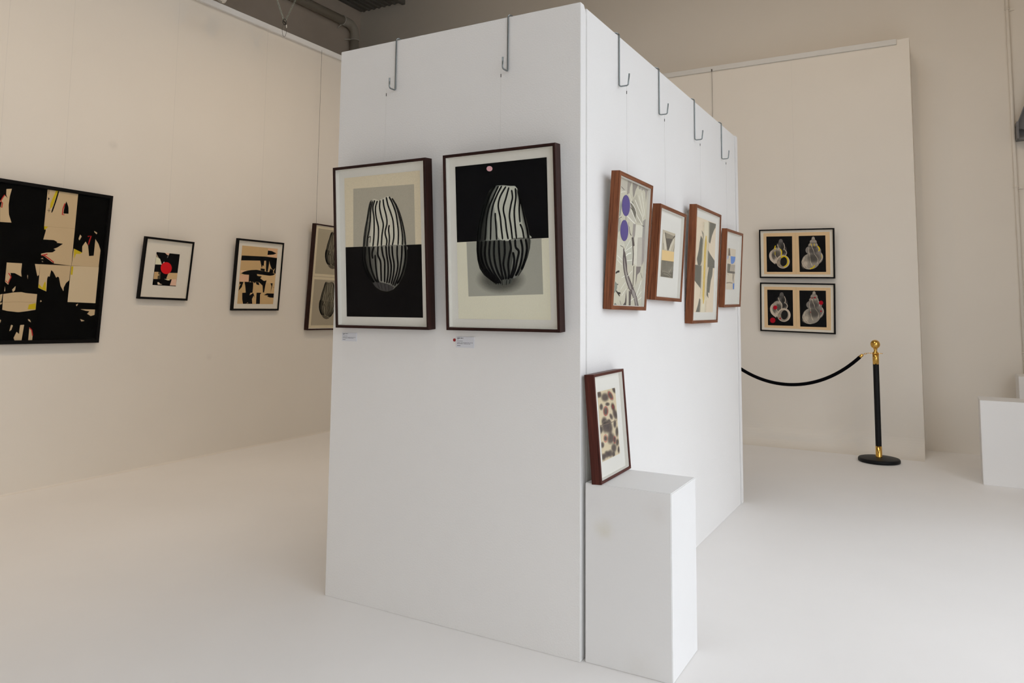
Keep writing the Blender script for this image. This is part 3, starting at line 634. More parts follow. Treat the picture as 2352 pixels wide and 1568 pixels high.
  ['p',1,[0.631,0.477,0.291],0,[39.1,164.8,52.8,159.2,59.9,143.1,43.4,152.7]],
  ['p',1,[0.631,0.477,0.291],0,[382.9,236.4,421.6,226,450.2,223.1,434.4,204.6,462.5,189.4,488.5,197.6,489.1,236]],
  ['p',1,[0.631,0.477,0.291],0,[388.3,167.9,421.8,155.3,398.8,150]],
  ['p',1,[0.631,0.477,0.291],0,[347.8,267.3,364.3,274.6,355,255.5]],
  ['p',1,[0.631,0.477,0.291],0,[5.1,450.9,9.3,455.3,10.6,426.9]],
  ['p',1,[0.631,0.477,0.291],0,[-131,159.3,-124.8,155.4,-128.6,135.8]],
  ['p',1,[0.631,0.477,0.291],0,[81.2,570.7,92.6,575.8,103.5,547.7,91.4,548.4]],
  ['p',1,[0.712,0.579,0.388],0,[287.8,535,485.7,541.1,487.1,281.4,288.1,284.4]],
  ['p',2,[0.004,0.004,0.004],0,[-216.8,996.7,-179.4,1002.7,-176.9,963.1,-165.9,942.4,-187,961.6,-208.8,918.5]],
  ['p',2,[0.004,0.004,0.004],0,[-208,910.7,-197.9,918.5,-201.2,879.9,-204.6,877.8]],
  ['p',2,[0.004,0.004,0.004],0,[209.4,977.3,227.5,939.7,232.3,893.3,197.3,891.2,200.2,944.4]],
  ['p',2,[0.004,0.004,0.004],0,[60.7,692.7,87.9,699.6,152.3,701.9,176.3,691.7,172.8,685.5,216.2,682.9,181.8,654.3,156.8,642,172.3,635,152.7,618.2,112.8,613.1,74,601.5]],
  ['p',2,[0.004,0.004,0.004],0,[251.3,381.1,264.6,415.5,287.6,437.9,284.8,382.6,268.9,373.4,253.9,355.9]],
  ['l',2,[0.004,0.004,0.004],8.9,1,[150.1,1043.1,137.1,969.3,118.6,886.7]],
  ['l',2,[0.004,0.004,0.004],12.6,1,[84,566.8,113,548.4,168.6,542.5]],
  ['l',2,[0.004,0.004,0.004],4.7,1,[85.4,1037,86.7,1007.9]],
  ['l',2,[0.004,0.004,0.004],4,1,[87.5,898.4,109.3,898.1]],
  ['l',2,[0.004,0.004,0.004],4,1,[98.9,913.4,100.2,885.1]],
  ['p',2,[0.004,0.004,0.004],0,[84.1,986.6,96.1,980,87.9,965.4]],
  ['l',2,[0.432,0.311,0.192],2.2,1,[-126.5,271,-31.9,276,79.9,275.2]],
  ['l',2,[0.372,0.26,0.152],1.9,1,[78.8,788.2,286.6,796.2]],
  ['l',2,[0.372,0.26,0.152],2,1,[79.5,532.7,485.7,540.2]],
  ['p',2,[0.615,0.463,0.023],0,[132.1,1042,148.3,1044.6,132.2,977,120.8,929,105.1,907.5,104.3,947.7]],
  ['p',2,[0.615,0.463,0.023],0,[78.6,789.9,105.2,788.8,96.1,775.3,82.8,764.6]],
  ['p',2,[0.615,0.463,0.023],0,[294.9,656.2,356.1,633.2,337.2,622.1,313.1,621.7,302.4,584]],
  ['p',2,[0.615,0.463,0.023],0,[289,531.7,303.4,532.7,302.7,472.9,289.8,473.8]],
  ['p',2,[0.615,0.463,0.023],0,[83.4,402.2,109.2,374.7,120.9,416.5,127.7,412.7,136.1,354.4,84,373.5]],
  ['p',2,[0.615,0.463,0.023],0,[34.8,259.3,78,271,80.7,229.5,31,228.5]],
  ['l',2,[0.498,0.029,0.029],6.5,0,[-185.5,961.8,-197.7,937.6,-204.4,917.5,-193.3,908.8,-195.1,876.8]],
  ['l',2,[0.498,0.029,0.029],7.4,0,[200.1,961.4,191.6,921.9,191.5,882,204.7,883.7]],
  ['l',2,[0.498,0.029,0.029],7.1,0,[83,591.5,120.3,602.9]],
  ['l',2,[0.498,0.029,0.029],7.1,0,[97.1,594.3,137.3,571,167.9,550]],
  ['l',2,[0.498,0.029,0.029],7.9,0,[383.4,751.3,406.8,757.3,393,693,400.1,735.6]],
  ['l',2,[0.498,0.029,0.029],6.6,0,[-110.5,460,-93.2,435.6,-108.3,395,-123.9,410]],
  ['l',2,[0.498,0.029,0.029],7,0,[54.4,105.8,69.8,92,79.9,53.9]],
 ],
 'L2': [
  ['p',0,[0.005,0.005,0.006],0,[-102,109,104,109,104,365,-102,365]],
  ['p',1,[0.86,0.841,0.638],0,[-101.4,351.1,-73.7,317.8,-65.7,315.8,-43.3,271.4,-100.4,268.6,-100.6,328.8]],
  ['p',1,[0.86,0.562,0.419],0,[-101.6,352.7,-75.6,319.2,-101,323.5]],
  ['p',1,[0.86,0.562,0.419],0,[-29.6,365.1,10.9,365.6,4.5,346,-11,352.8]],
  ['p',1,[0.86,0.86,0.811],0,[-43,269.3,-27.3,297.5,-22,286,-38.9,269.6]],
  ['p',1,[0.86,0.86,0.811],0,[4.7,344.4,-5.9,325.1,-1.5,337.4]],
  ['p',1,[0.651,0.439,0.22],0,[-98.8,211.8,-63.1,213.2,-65.7,198.1,-50.3,193.7,-53.3,185.5,-66.4,182,-64.7,157.5,-99.1,155.5]],
  ['p',1,[0.723,0.498,0.263],0,[23.6,211.6,104.2,215.4,102.6,165.5,26.5,160.9,10.7,165.3]],
  ['p',1,[0.86,0.562,0.419],0,[59.8,162.9,102,165.4,104.9,114.2,49.5,114.5]],
  ['p',1,[0.86,0.741,0.465],0,[-8,161.5,35.5,161.4,48.4,156.8,27.8,151.2]],
  ['p',1,[0.86,0.693,0.522],0,[-63.4,131.5,-50.7,133.8,-37.2,122.2,-17.4,117.4,-56.8,114.2]],
  ['p',1,[0.107,0.089,0.054],0,[-61.7,211.7,-43.8,211.3,-42.2,157.8,-64.7,157.5,-65.8,182,-52.3,187.2,-64.5,198.1]],
 ],
 'L3': [
  ['p',0,[0.675,0.461,0.231],0,[-201,57,204,57,204,564,-201,564]],
  ['p',1,[0.819,0.512,0.306],0,[88.5,561.8,203.3,563.3,202.8,478.9,89.4,481.2]],
  ['p',1,[0.838,0.512,0.342],0,[-202.1,311,-99.2,310.5,-97.3,251.5,-200.6,249.8]],
  ['p',1,[0.763,0.534,0.283],0,[32,320.9,200,334.3,200,246.6,55.7,248.1]],
  ['p',1,[0.858,0.573,0.355],0,[-195.3,350,-124.6,350.4,-130.8,338,-194.6,323.2]],
  ['p',2,[0.006,0.006,0.007],0,[90.8,540.2,135.2,538.4,194,521.1,158.9,507.5,88.9,499.8]],
  ['p',2,[0.006,0.006,0.007],0,[-196.5,477,77.2,483.6,205.3,479.1,204.7,447.6,81.2,446.7,10.7,443.8,-198.5,433.9]],
  ['p',2,[0.006,0.006,0.007],0,[10.5,445.6,57.6,445.3,57.7,408.3,61.5,396.2,44.8,404.5,35,379.4,26.5,406.6]],
  ['p',2,[0.006,0.006,0.007],0,[79.7,446.6,116.9,448.8,115.5,411.4,107.9,349,87.8,351.1,82.7,397.3]],
  ['p',2,[0.006,0.006,0.007],0,[110.9,467,204.8,475.9,204.1,334.5,176.9,344.6,191.1,385.3,169,364.2,143.8,388,123.7,424.3]],
  ['p',2,[0.006,0.006,0.007],0,[136.4,381.4,170.6,364.3,173.4,339.4,124.6,343.5]],
  ['p',2,[0.006,0.006,0.007],0,[26,375.9,73.6,372.1,72,350.4,24.1,357.4]],
  ['p',2,[0.006,0.006,0.007],0,[-187.1,322.3,-153.4,340,-94.8,353.6,-19,360.2,52.1,352.6,116.2,346.8,200,334.3,175.6,319.5,135.9,313.5,71.7,317.7,-14.9,322.6,-90.3,312.7,-150.5,313.2]],
  ['p',2,[0.006,0.006,0.007],0,[-99.7,315.3,-13.5,323.9,-5.4,307.1,45.7,303.1,27.9,287,73.6,264.1,104.5,271.4,93.8,224.7,86.7,159.7,73.1,161.3,62.3,223.7,16.2,251.7,-18.9,254.2,-28.9,239.2,-45.5,250.8,-97.1,250.3]],
  ['p',2,[0.006,0.006,0.007],0,[-22.8,254,16.4,249.9,25.5,223.9,-6.3,230.2]],
  ['p',2,[0.006,0.006,0.007],0,[-195.3,248.2,-152.4,248.4,-160,229,-168.1,201.9,-198.5,169.6,-191.2,210.2,-178.7,231.4,-193.9,222]],
  ['p',2,[0.006,0.006,0.007],0,[-142.1,250,-45.3,249.6,-42.6,196.3,-44.3,156.3,-67,154.6,-74.4,132.1,-77.7,57.9,-137.6,57.4,-150.9,97.9,-156.9,152.7,-118.4,155.3,-130.5,212]],
  ['p',2,[0.006,0.006,0.007],0,[-74.4,132.1,-35,155.3,-8.9,105.9,-28.4,129.9,-44.2,99.4,-35.1,58.3,-81.4,57.9]],
  ['p',2,[0.006,0.006,0.007],0,[1.6,157.9,57.8,157.2,43.7,143.5,49.1,58.4,5.6,58]],
  ['p',2,[0.006,0.006,0.007],0,[85.9,138.1,121.4,154.3,203.7,154.1,203.1,115.3,157.6,117.1,124.5,126.5,139.6,134.2]],
  ['p',2,[0.006,0.006,0.007],0,[151.4,246.3,177.1,247.1,175.2,220.8,161.2,156.9,166.3,220.6]],
  ['l',2,[0.033,0.026,0.02],3.2,1,[183.7,209.9,204.1,209.2]],
  ['l',2,[0.858,0.613,0.355],3,1,[-100.2,57.7,-90.1,68.6,-79.4,59.7]],
  ['p',3,[0.781,0.557,0.306],0,[-79,243.7,-85.6,255.5,-75,255.9]],
  ['l',3,[0.474,0.317,0.159],1.6,1,[55,146.7,60.8,59.1]],
  ['l',3,[0.474,0.317,0.159],1.5,1,[-196.8,349.9,-94.6,351.8]],
 ],
 'R1': [
  ['p',0,[0.627,0.593,0.475],0,[-184,16,182,16,182,530,-184,530]],
  ['p',1,[0.363,0.328,0.287],0,[-66.6,533.6,-17.2,532.8,-35.9,503.2,-38.5,479.3,-65,469.5]],
  ['p',1,[0.312,0.28,0.251],0,[-9.8,532.1,59.3,533.1,46.1,515.9,32.7,503.8,17.7,475.6,9.1,466.4,-3.8,496.3]],
  ['p',1,[0.374,0.338,0.302],0,[62.3,532.6,179.9,534.5,162.7,467.5,150.9,511.4,129.5,519.5,108.8,511.3,97.1,517.7,106.4,532.4,87.1,514.1,68.5,513.3]],
  ['p',1,[0.312,0.318,0.278],0,[-126.6,439.4,-113.7,418.2,-121.4,377,-135.2,369.7,-136.5,415.2]],
  ['p',1,[0.557,0.518,0.437],0,[-143.1,532.5,-69.2,533.2,-69.5,486.4,-91.6,475.3,-137.2,481.9]],
  ['p',1,[0.517,0.486,0.391],0,[19,467.8,49.7,488.3,121.7,408.7,140,371.9,58.2,370.8,-20.6,438.5]],
  ['p',1,[0.598,0.565,0.475],0,[-32,440.9,10,454.6,51.5,410.1,48,363.6,-41.1,365.3,-54.9,383.2]],
  ['p',1,[0.363,0.338,0.306],0,[143.8,384.6,174.9,397.5,179.6,299.7,145.8,296.6]],
  ['p',1,[0.384,0.348,0.316],0,[27.1,360.3,58.6,361.8,54.5,312.2,27.4,285.8,24.8,317.3]],
  ['p',1,[0.418,0.408,0.358],0,[-140.1,365.3,-114.6,360.7,-117.6,316.4,-136.3,305]],
  ['p',2,[0.75,0.72,0.611],0,[58.7,361.2,144.3,364.1,146.1,295,56.5,286.8]],
  ['l',2,[0.86,0.836,0.735],4.8,1,[-21.9,446.2,18.8,435.9,53.7,414.4,64.8,399.7,134.7,368.2]],
  ['l',2,[0.86,0.836,0.735],5,1,[31.4,461.6,76.4,433.4,122.1,406.7,142.1,387.5]],
  ['l',2,[0.86,0.836,0.735],5.1,1,[72.9,487.6,109.1,447.9,150.2,399.8]],
  ['l',2,[0.86,0.836,0.735],5.2,1,[105.2,504.6,138.2,451.8,160.7,409.3]],
  ['l',2,[0.86,0.836,0.735],4.7,1,[-48.5,384,1.6,372.2,49.5,361.8]],
  ['l',2,[0.86,0.836,0.735],4.9,1,[-5.3,412.9,32.3,389.7,62.7,371.3]],
  ['l',2,[0.86,0.836,0.735],4.8,1,[-37.8,475.4,-6.4,452.3]],
  ['l',2,[0.86,0.836,0.735],4.6,1,[-132.6,469.2,-81.9,480.6]],
  ['l',2,[0.073,0.061,0.053],4.5,1,[-132.2,492.2,-95.7,483.9]],
  ['l',2,[0.073,0.061,0.053],4.8,1,[-18,423.1,16.8,414.7]],
  ['l',2,[0.073,0.061,0.053],4.6,1,[-133.1,363.3,-106.2,373.1]],
  ['l',2,[0.073,0.061,0.053],4.8,1,[-24.1,361.4,-26.2,341.5]],
  ['l',2,[0.073,0.061,0.053],4.8,1,[-18.5,344.4,-6.2,320.1,12.4,308.1]],
  ['l',2,[0.073,0.061,0.053],5.3,1,[129.6,362.9,159.5,363.7]],
  ['l',2,[0.081,0.065,0.06],7.4,1,[-63,380.3,-60.3,364.1]],
  ['p',3,[0.672,0.651,0.54],0,[-142.9,282.3,-67.3,277.5,-68.1,233.8,-70.3,197.9,-131.9,199.5]],
  ['p',3,[0.584,0.572,0.475],0,[-61.5,276.1,24.6,298.2,48.7,189.7,-13.2,185.8]],
  ['p',3,[0.734,0.704,0.596],0,[55.3,305.2,93.2,308.8,102.1,186.9,77.9,189.5,58.4,194.4]],
  ['p',3,[0.57,0.531,0.462],0,[90.3,308.5,147,314,157.9,196.7,126.2,186.3,100.9,186.8]],
  ['p',3,[0.396,0.353,0.326],0,[145.8,313.9,177.5,316.9,183,213.2,157.2,190.3]],
  ['p',3,[0.105,0.086,0.081],0,[17.1,301.5,39.8,303.7,58.3,270.5,42.6,266.7,54.7,233.2,55,186.8,43.5,186.1,44.4,232.4,32.5,268.2]],
  ['p',3,[0.24,0.208,0.194],0,[93.6,184.3,151.5,187.9,142.2,163.8,111.4,150.1,98.9,100.8,95.1,151.3]],
  ['p',3,[0.139,0.116,0.11],0,[21.3,80.6,52.2,73.5,52.4,14.1,31.4,13.8]],
  ['p',3,[0.139,0.116,0.11],0,[-8.7,85.6,2.6,37.8,-0,13.7,-39.5,12.7,-15.2,31.4,-10.7,57.5]],
  ['p',3,[0.257,0.275,0.234],0,[-135.7,112,-112,101.4,-110.5,85.8,-119,73.9,-139.1,63.6]],
  ['p',3,[0.208,0.224,0.187],0,[-121.6,26.3,-101.4,17.9,-103.9,13.6,-138.9,15]],
  ['p',3,[0.613,0.585,0.487],0,[81.2,101.1,179,128.2,195.1,16.7,143.3,15.9,96.4,81.1]],
  ['p',4,[0.127,0.101,0.1],1,[-68.4,251.6,-42.8,229.8,-18,187.5,-8.6,157.9,12.6,138.9,45.4,114,85.1,84.8,112.1,65.1,134.9,36.6,151.2,11.8,111.2,11.3,91.6,39.8,51.7,69.4,7.4,96.2,-29,130.8,-54,165.3,-67.6,204.1,-67.7,227.8]],
  ['p',5,[0.374,0.343,0.306],1,[-54.6,214.9,-35.2,184.3,-19.6,157.3,8.7,128.6,35,107.5,53,85.8,31.2,89.1,-1.9,118,-29,146.7,-44.8,175.8]],
  ['p',5,[0.342,0.308,0.282],1,[60.3,87,92.7,74.8,128.5,32.3,136.5,13.3,116.8,13,97.5,39.9,63.4,68.8]],
  ['l',5,[0.05,0.044,0.04],11.6,1,[64.1,184.5,66.7,100.6]],
  ['l',5,[0.05,0.044,0.04],8.3,1,[-135.8,144,-116,150.9,-96.2,153]],
  ['l',5,[0.05,0.044,0.04],7.3,1,[-119,73.9,-99.1,64.8,-77.8,54.6]],
  ['l',5,[0.05,0.044,0.04],13.7,1,[-103.1,66.6,-71,65.6]],
  ['l',5,[0.05,0.044,0.04],5.3,1,[-71.5,36.1,-55,14.4]],
  ['l',5,[0.05,0.044,0.04],4.2,1,[-104.4,257.4,-68.6,252.6]],
  ['l',5,[0.05,0.044,0.04],5.4,1,[151.9,160.6,174.1,138.5]],
  ['l',5,[0.05,0.044,0.04],6.3,1,[-112.9,100.4,-101.3,100.3]],
  ['l',5,[0.05,0.044,0.04],5,1,[8.1,92.2,14.7,86.4]],
  ['l',5,[0.05,0.044,0.04],5.2,1,[76.1,96.8,80.4,91.9]],
  ['l',5,[0.86,0.86,0.768],4.9,1,[-55.3,238.8,3.1,290]],
  ['l',5,[0.86,0.86,0.768],4.9,1,[-49.6,237.2,30,266]],
  ['l',5,[0.86,0.86,0.768],4.9,1,[-35.7,220.3,-9.7,231.3,23.5,236.9]],
  ['l',5,[0.86,0.86,0.768],5,1,[-21.4,201.3,39.8,208.5]],
  ['l',5,[0.86,0.86,0.768],4.9,1,[-69.7,128.8,-33.1,138.5]],
  ['l',5,[0.86,0.86,0.768],4.8,1,[-72.6,81.3,-23.3,113]],
  ['l',5,[0.86,0.86,0.768],4.8,1,[-57.6,56.2,-8,87.6]],
  ['l',5,[0.86,0.86,0.768],4.7,1,[-131.8,215.1,-70.7,199.9]],
  ['l',5,[0.86,0.86,0.768],4.7,1,[-131.9,199.5,-73.1,181.9]],
  ['l',5,[0.86,0.86,0.768],5.3,1,[111.7,60.9,141.8,95.2,166.4,129.7]],
  ['l',5,[0.86,0.86,0.768],5.4,1,[124.6,55,174.6,81.6]],
  ['l',5,[0.86,0.86,0.768],5.4,1,[138.7,42.9,179,56.5]],
  ['l',5,[0.86,0.86,0.768],5,1,[-5.2,137.9,47.4,163.1]],
  ['l',5,[0.86,0.86,0.768],5.2,1,[51.1,38.9,89.9,50]],
  ['l',5,[0.86,0.86,0.768],4.9,1,[-66,269.7,-58.4,250.5]],
 ],
 'R2': [
  ['p',0,[0.584,0.518,0.396],0,[-95,110,96,110,96,328,-95,328]],
  ['p',1,[0.834,0.6,0.293],0,[-90,234,91.1,238.8,97,191.8,-86.9,186.4]],
  ['p',1,[0.165,0.149,0.119],0,[-86.9,186.4,97,191.8,98.4,112.8,-86.1,110]],
  ['p',1,[0.152,0.133,0.111],0,[-41.9,292.9,59.5,299,27.7,263.9,-7.1,237]],
  ['p',1,[0.312,0.275,0.208],0,[-58.7,318.8,91.7,313.6,59.6,298.4,-41.7,292.3]],
  ['l',2,[0.073,0.061,0.047],6.9,1,[-60.7,318.6,-41.7,292.3,-9.7,239.9]],
  ['l',2,[0.073,0.061,0.047],6.3,1,[96,318.9,58,295.7,-5,236.5]],
  ['l',2,[0.139,0.122,0.096],9.6,1,[-78.5,266.8,-74.7,235.9]],
  ['l',2,[0.095,0.082,0.065],8.4,1,[95.6,276.5,83.4,240.4]],
  ['l',2,[0.718,0.658,0.53],21.4,1,[-77,310.7,-63.4,280.7,-34.1,241]],
  ['l',2,[0.718,0.658,0.53],23,1,[76.7,297.5,35.4,261.4,27.1,239.8]],
  ['l',2,[0.363,0.333,0.257],5.8,1,[-72.9,184.7,-69.9,158.4,-66.4,129.1]],
  ['l',2,[0.363,0.333,0.257],5.9,1,[-53.4,185.2,-50.5,159.7,-45,130.3]],
  ['l',2,[0.363,0.333,0.257],5.9,1,[-33.6,185.8,-30.9,161,-27.4,131.4]],
  ['l',2,[0.363,0.333,0.257],6,1,[-15.7,186.3,-13.1,162.2,-7.5,132.5]],
  ['l',2,[0.363,0.333,0.257],6,1,[2.4,186.8,4.8,163.4,10.5,133.6]],
  ['l',2,[0.363,0.333,0.257],6,1,[20.7,187.3,22.9,164.5,22.5,134.3]],
  ['l',2,[0.363,0.333,0.257],6.1,1,[39.1,187.8,41.2,165.8,30.6,134.8]],
  ['l',2,[0.363,0.333,0.257],6.1,1,[57.7,188.3,59.6,167,36.7,135.1]],
  ['l',2,[0.363,0.333,0.257],6.2,1,[76.4,188.8,78.3,168.2,42.8,135.5]],
  ['l',2,[0.363,0.333,0.257],6.3,1,[91.1,189.2,92.8,169.2,65.4,136.8]],
  ['l',2,[0.275,0.249,0.193],5.8,1,[-64,137,-4.1,135.9,70.2,122.6]],
  ['l',2,[0.275,0.249,0.193],4.8,1,[-51.9,125.2,18.6,122.9,51.1,113.6]],
 ],
 'R3': [
  ['p',0,[0.834,0.712,0.544],0,[-195,58,196,58,196,562,-195,562]],
  ['p',1,[0.171,0.165,0.136],0,[29.9,558.1,196.3,560.5,187.8,540.2,158.3,522.9,116.3,486.3,84.3,438.2,44.5,451.9,30.9,506.9]],
  ['p',1,[0.171,0.165,0.136],0,[-100.9,498.4,-48.4,481.7,-23.8,462.1,-26.8,430.3,-65.3,446.9,-76.6,477.2]],
  ['p',1,[0.171,0.165,0.136],0,[-106.8,468.7,-30.2,434,-34.9,382.4,-65.3,341.2,-93.6,308.4,-145.2,308,-170,338.7,-158.4,354.8,-136.1,394.7,-126.9,430.2]],
  ['p',1,[0.171,0.165,0.136],0,[32.6,406.9,100.1,379.4,193.5,350.4,195.9,309.8,37.1,308.6]],
  ['p',1,[0.171,0.165,0.136],0,[-209,306.1,-70.7,307.3,-62.1,180.7,-131.1,202.7,-208.6,223]],
  ['p',1,[0.171,0.165,0.136],0,[76.3,308.2,161.3,308,154.8,264.4,127.8,234.9,106.9,163.6,75.8,168.9,91.1,134.7,37.1,156.2,42.1,196,52.7,260.2]],
  ['p',1,[0.171,0.165,0.136],0,[-93.7,132.4,-61.9,126.3,-62.7,59.1,-151.6,59.2,-116.6,95.6]],
  ['p',1,[0.171,0.165,0.136],0,[-48.1,533,-23.8,537.4,-31.8,520.8,-46.5,521.3]],
  ['l',1,[0.363,0.343,0.284],4,0,[-209,305.7,199.1,309.5]],
  ['f',2,[0.86,0.785,0.599],[0,0.95],[-82.7,543.2,-75.6,469.5,-85.4,394.5,-86.9,301,-88,204,-86.2,107.4,-90.9,59.2],[-42.8,547.4,-35.6,473,-45.6,397.3,-47.2,303.1,-48.3,205.2,-46.5,107.8,-51.4,59.1]],
  ['f',2,[0.86,0.785,0.599],[0.95,0.95],[-42.8,547.4,-35.6,473,-45.6,397.3,-47.2,303.1,-48.3,205.2,-46.5,107.8,-51.4,59.1],[27.3,554.6,34.7,479.1,24.3,402.3,22.5,306.6,21.3,207.3,23,108.4,18,59.1]],
  ['f',2,[0.86,0.785,0.599],[0.95,0],[27.3,554.6,34.7,479.1,24.3,402.3,22.5,306.6,21.3,207.3,23,108.4,18,59.1],[66.2,558.7,73.6,482.6,63,405.1,61.1,308.6,59.8,208.5,61.5,108.8,56.4,59]],
  ['f',3,[0.86,0.6,0.127],[0,0.95],[-13.5,474.9,-37.4,433.4,-44.5,389.6,-44.4,303.2,-45.5,205.3,-46.1,146.7,-24.2,104.1],[-0.7,476,-5.6,435.9,-12.8,391.8,-12.6,304.8,-13.8,206.3,-14.5,147.3,-11.5,104.2]],
  ['f',3,[0.86,0.6,0.127],[0.95,0],[-0.7,476,-5.6,435.9,-12.8,391.8,-12.6,304.8,-13.8,206.3,-14.5,147.3,-11.5,104.2],[12.2,477.2,26.8,438.5,19.4,394,19.5,306.5,18.3,207.2,17.6,147.9,1.3,104.3]],
 ],
 'R4': [
  ['p',0,[0.766,0.671,0.528],0,[-105,108,106,108,106,363,-105,363]],
  ['p',1,[0.539,0.45,0.329],0,[-104.9,358.3,-42.6,359.5,-83.6,315,-100.1,314.2]],
  ['p',1,[0.25,0.209,0.179],0,[-69.8,363.2,-49.1,362.1,-27.2,317.2,-83.6,315]],
  ['p',1,[0.133,0.287,0.687],0,[-23.1,315.1,111.9,317.2,93.5,289.3,60.7,272.9,21.6,267.8,-9.6,270.1]],
  ['p',1,[0.133,0.287,0.687],0,[-98.8,313.4,-76.2,313.9,-91.8,292.3,-100.2,292.5]],
  ['p',1,[0.201,0.19,0.155],0,[-96,266.6,-12.6,265.6,-29.1,217.7,-99.6,215.5]],
  ['p',1,[0.553,0.487,0.393],0,[-11.2,264.7,110.3,265.3,108.3,215.9,-31.4,216.5]],
  ['p',1,[0.201,0.172,0.142],0,[46.6,214.4,68.1,213.5,65.9,180.7,53.6,149.2]],
  ['p',1,[0.116,0.251,0.627],0,[62.6,147.9,102.9,148.6,102.8,110.8,67.5,110.4]],
  ['p',1,[0.326,0.278,0.221],0,[87.6,263.5,108,263.4,106,244.7]],
  ['l',2,[0.145,0.127,0.108],13,0,[-91.2,215.2,105.7,215.9]],
  ['l',2,[0.242,0.209,0.175],9.8,1,[16.1,263.7,7.3,219.1]],
  ['l',2,[0.242,0.209,0.175],10,1,[49.7,263.6,42.1,218.7]],
  ['l',2,[0.242,0.209,0.175],10.1,1,[78.6,264.1,74.8,218.2]],
  ['l',2,[0.379,0.316,0.245],7.1,1,[-106.1,146.3,-32.7,150.6,53.6,148.9]],
  ['l',2,[0.379,0.316,0.245],6.2,1,[47.6,147.6,45,110.5]],
  ['l',2,[0.499,0.426,0.329],9.4,1,[-89.2,203.1,-58.3,196.7]],
  ['l',2,[0.379,0.326,0.254],10.2,1,[93.7,211.3,73.9,177.9,93.5,151.4]],
 ],
 'B1': [
  ['p',0,[0.818,0.586,0.342],0,[-293,35,291,35,291,424,-293,424]],
  ['p',1,[0.009,0.009,0.01],0,[-266.5,391.9,-34.8,391,-37,57.5,-266.4,56.8]],
  ['p',1,[0.009,0.009,0.01],0,[22.7,391.3,253.5,392.4,254.5,58.3,26.8,57.7]],
  ['l',1,[0.629,0.429,0.243],2.1,0,[-5.6,415.1,-5.4,39.6]],
  ['e',2,[0.155,0.143,0.134],0,1,0,[-136.9,338.6,18.7,-2,-2.9,-28.6]],
  ['e',2,[0.089,0.084,0.079],0,1,0,[-136,304.5,35.8,-3.8,-3.2,-31.6]],
  ['e',2,[0.07,0.065,0.063],0,1,0,[-128,266.6,44,-7,-6.6,-43.4]],
  ['e',2,[0.17,0.157,0.141],0,1,0,[-117.7,240,34.5,-0.3,-0.6,-39.3]],
  ['e',3,[0.141,0.13,0.12],1,0.8,0,[-154.9,301,28.9,-0.4,-0.6,-34.1]],
  ['e',3,[0.442,0.391,0.33],0,1,0,[-175.5,240.6,42.4,15.6,14.1,-42.9]],
  ['e',3,[0.629,0.541,0.447],0,1,0,[-187.1,202.8,50.4,23.9,26,-60.7]],
  ['e',4,[0.116,0.102,0.09],1,0.6,0,[-170.8,217.8,43.4,-0.4,-0.9,-50]],
  ['e',4,[0.17,0.15,0.134],1,0.6,0,[-208.9,202.9,15.1,5.6,14.2,-42.9]],
  ['e',5,[0.629,0.526,0.419],0,1,0,[-119.9,153.2,60.3,-0.3,-1.1,-63.5]],
  ['e',6,[0.334,0.284,0.233],0,1,0,[-124.3,149.4,47.5,-0.2,-0.9,-52.9]],
  ['e',7,[0.019,0.019,0.019],0,1,0,[-114.1,154.6,29.8,-4.5,-6.6,-43.3]],
  ['e',7,[0.442,0.367,0.285],1,0.8,0,[-159.1,141.9,20.3,0,-0.6,-34]],
  ['l',7,[0.746,0.643,0.52],4.4,1,[-219.2,241,-227.3,195.4,-209.8,149.7]],
  ['l',7,[0.746,0.643,0.52],4.4,1,[-189.7,263.5,-186.9,210.3,-165.7,176.1]],
  ['l',7,[0.746,0.643,0.52],4.3,1,[-153,285.8,-135.6,247.8,-140,202.4]],
  ['l',7,[0.746,0.643,0.52],4.4,1,[-167,316.3,-158.1,282.1,-164.3,263.2]],
  ['l',7,[0.746,0.643,0.52],4.3,1,[-112.5,330.6,-102.4,292.7,-113.7,262.6]],
  ['l',7,[0.746,0.643,0.52],4.3,1,[-106.3,270.1,-85.3,239.7,-96.6,209.6]],
  ['l',7,[0.746,0.643,0.52],4.4,1,[-237.8,226,-232.8,172.6,-188.3,130.6]],
  ['e',8,[0.442,0.391,0.33],0,1,0,[149.6,362,13.9,-0.3,-0.3,-20.8]],
  ['e',8,[0.38,0.332,0.285],0,1,0,[149.1,333.8,30.5,-0.5,-0.4,-23.7]],
  ['e',8,[0.334,0.299,0.253],0,1,0,[147.2,302.7,41.5,-0.6,-0.5,-28.2]],
  ['e',8,[0.272,0.244,0.219],0,1,0,[147.8,255.9,67.4,-5.8,-3.8,-45.8]],
  ['e',9,[0.272,0.244,0.219],0,1,0,[181.2,189,46.3,-18.5,-20.4,-56.9]],
  ['e',10,[0.357,0.321,0.274],0,1,0,[123.8,155.9,77,11.2,8.2,-72]],
  ['e',11,[0.07,0.065,0.063],1,0.55,0,[150,185.5,65.6,-0.4,-0.9,-55.6]],
  ['e',11,[0.099,0.089,0.085],1,0.5,0,[147.8,255.9,51.8,-0.5,-0.6,-35.5]],
  ['e',11,[0.746,0.651,0.536],1,0.7,0,[75.9,130.1,32.6,-12.8,-15.2,-42.1]],
  ['l',11,[0.764,0.668,0.536],4.2,1,[70,197.2,62.1,148.7,96.2,92.8]],
  ['l',11,[0.764,0.668,0.536],4.2,1,[115.8,219.1,121.7,156,138.3,111.4]],
  ['l',11,[0.764,0.668,0.536],4.2,1,[157.6,222.5,184.5,177.9,180.3,133.5]],
  ['l',11,[0.764,0.668,0.536],4.1,1,[216.4,229.3,226,192.4,201.2,148.2]],
  ['l',11,[0.764,0.668,0.536],4.2,1,[109.9,278.7,109.2,237.8,119.3,219.1]],
  ['l',11,[0.764,0.668,0.536],4.2,1,[137.8,283.5,151.2,252.2,155.6,226.2]],
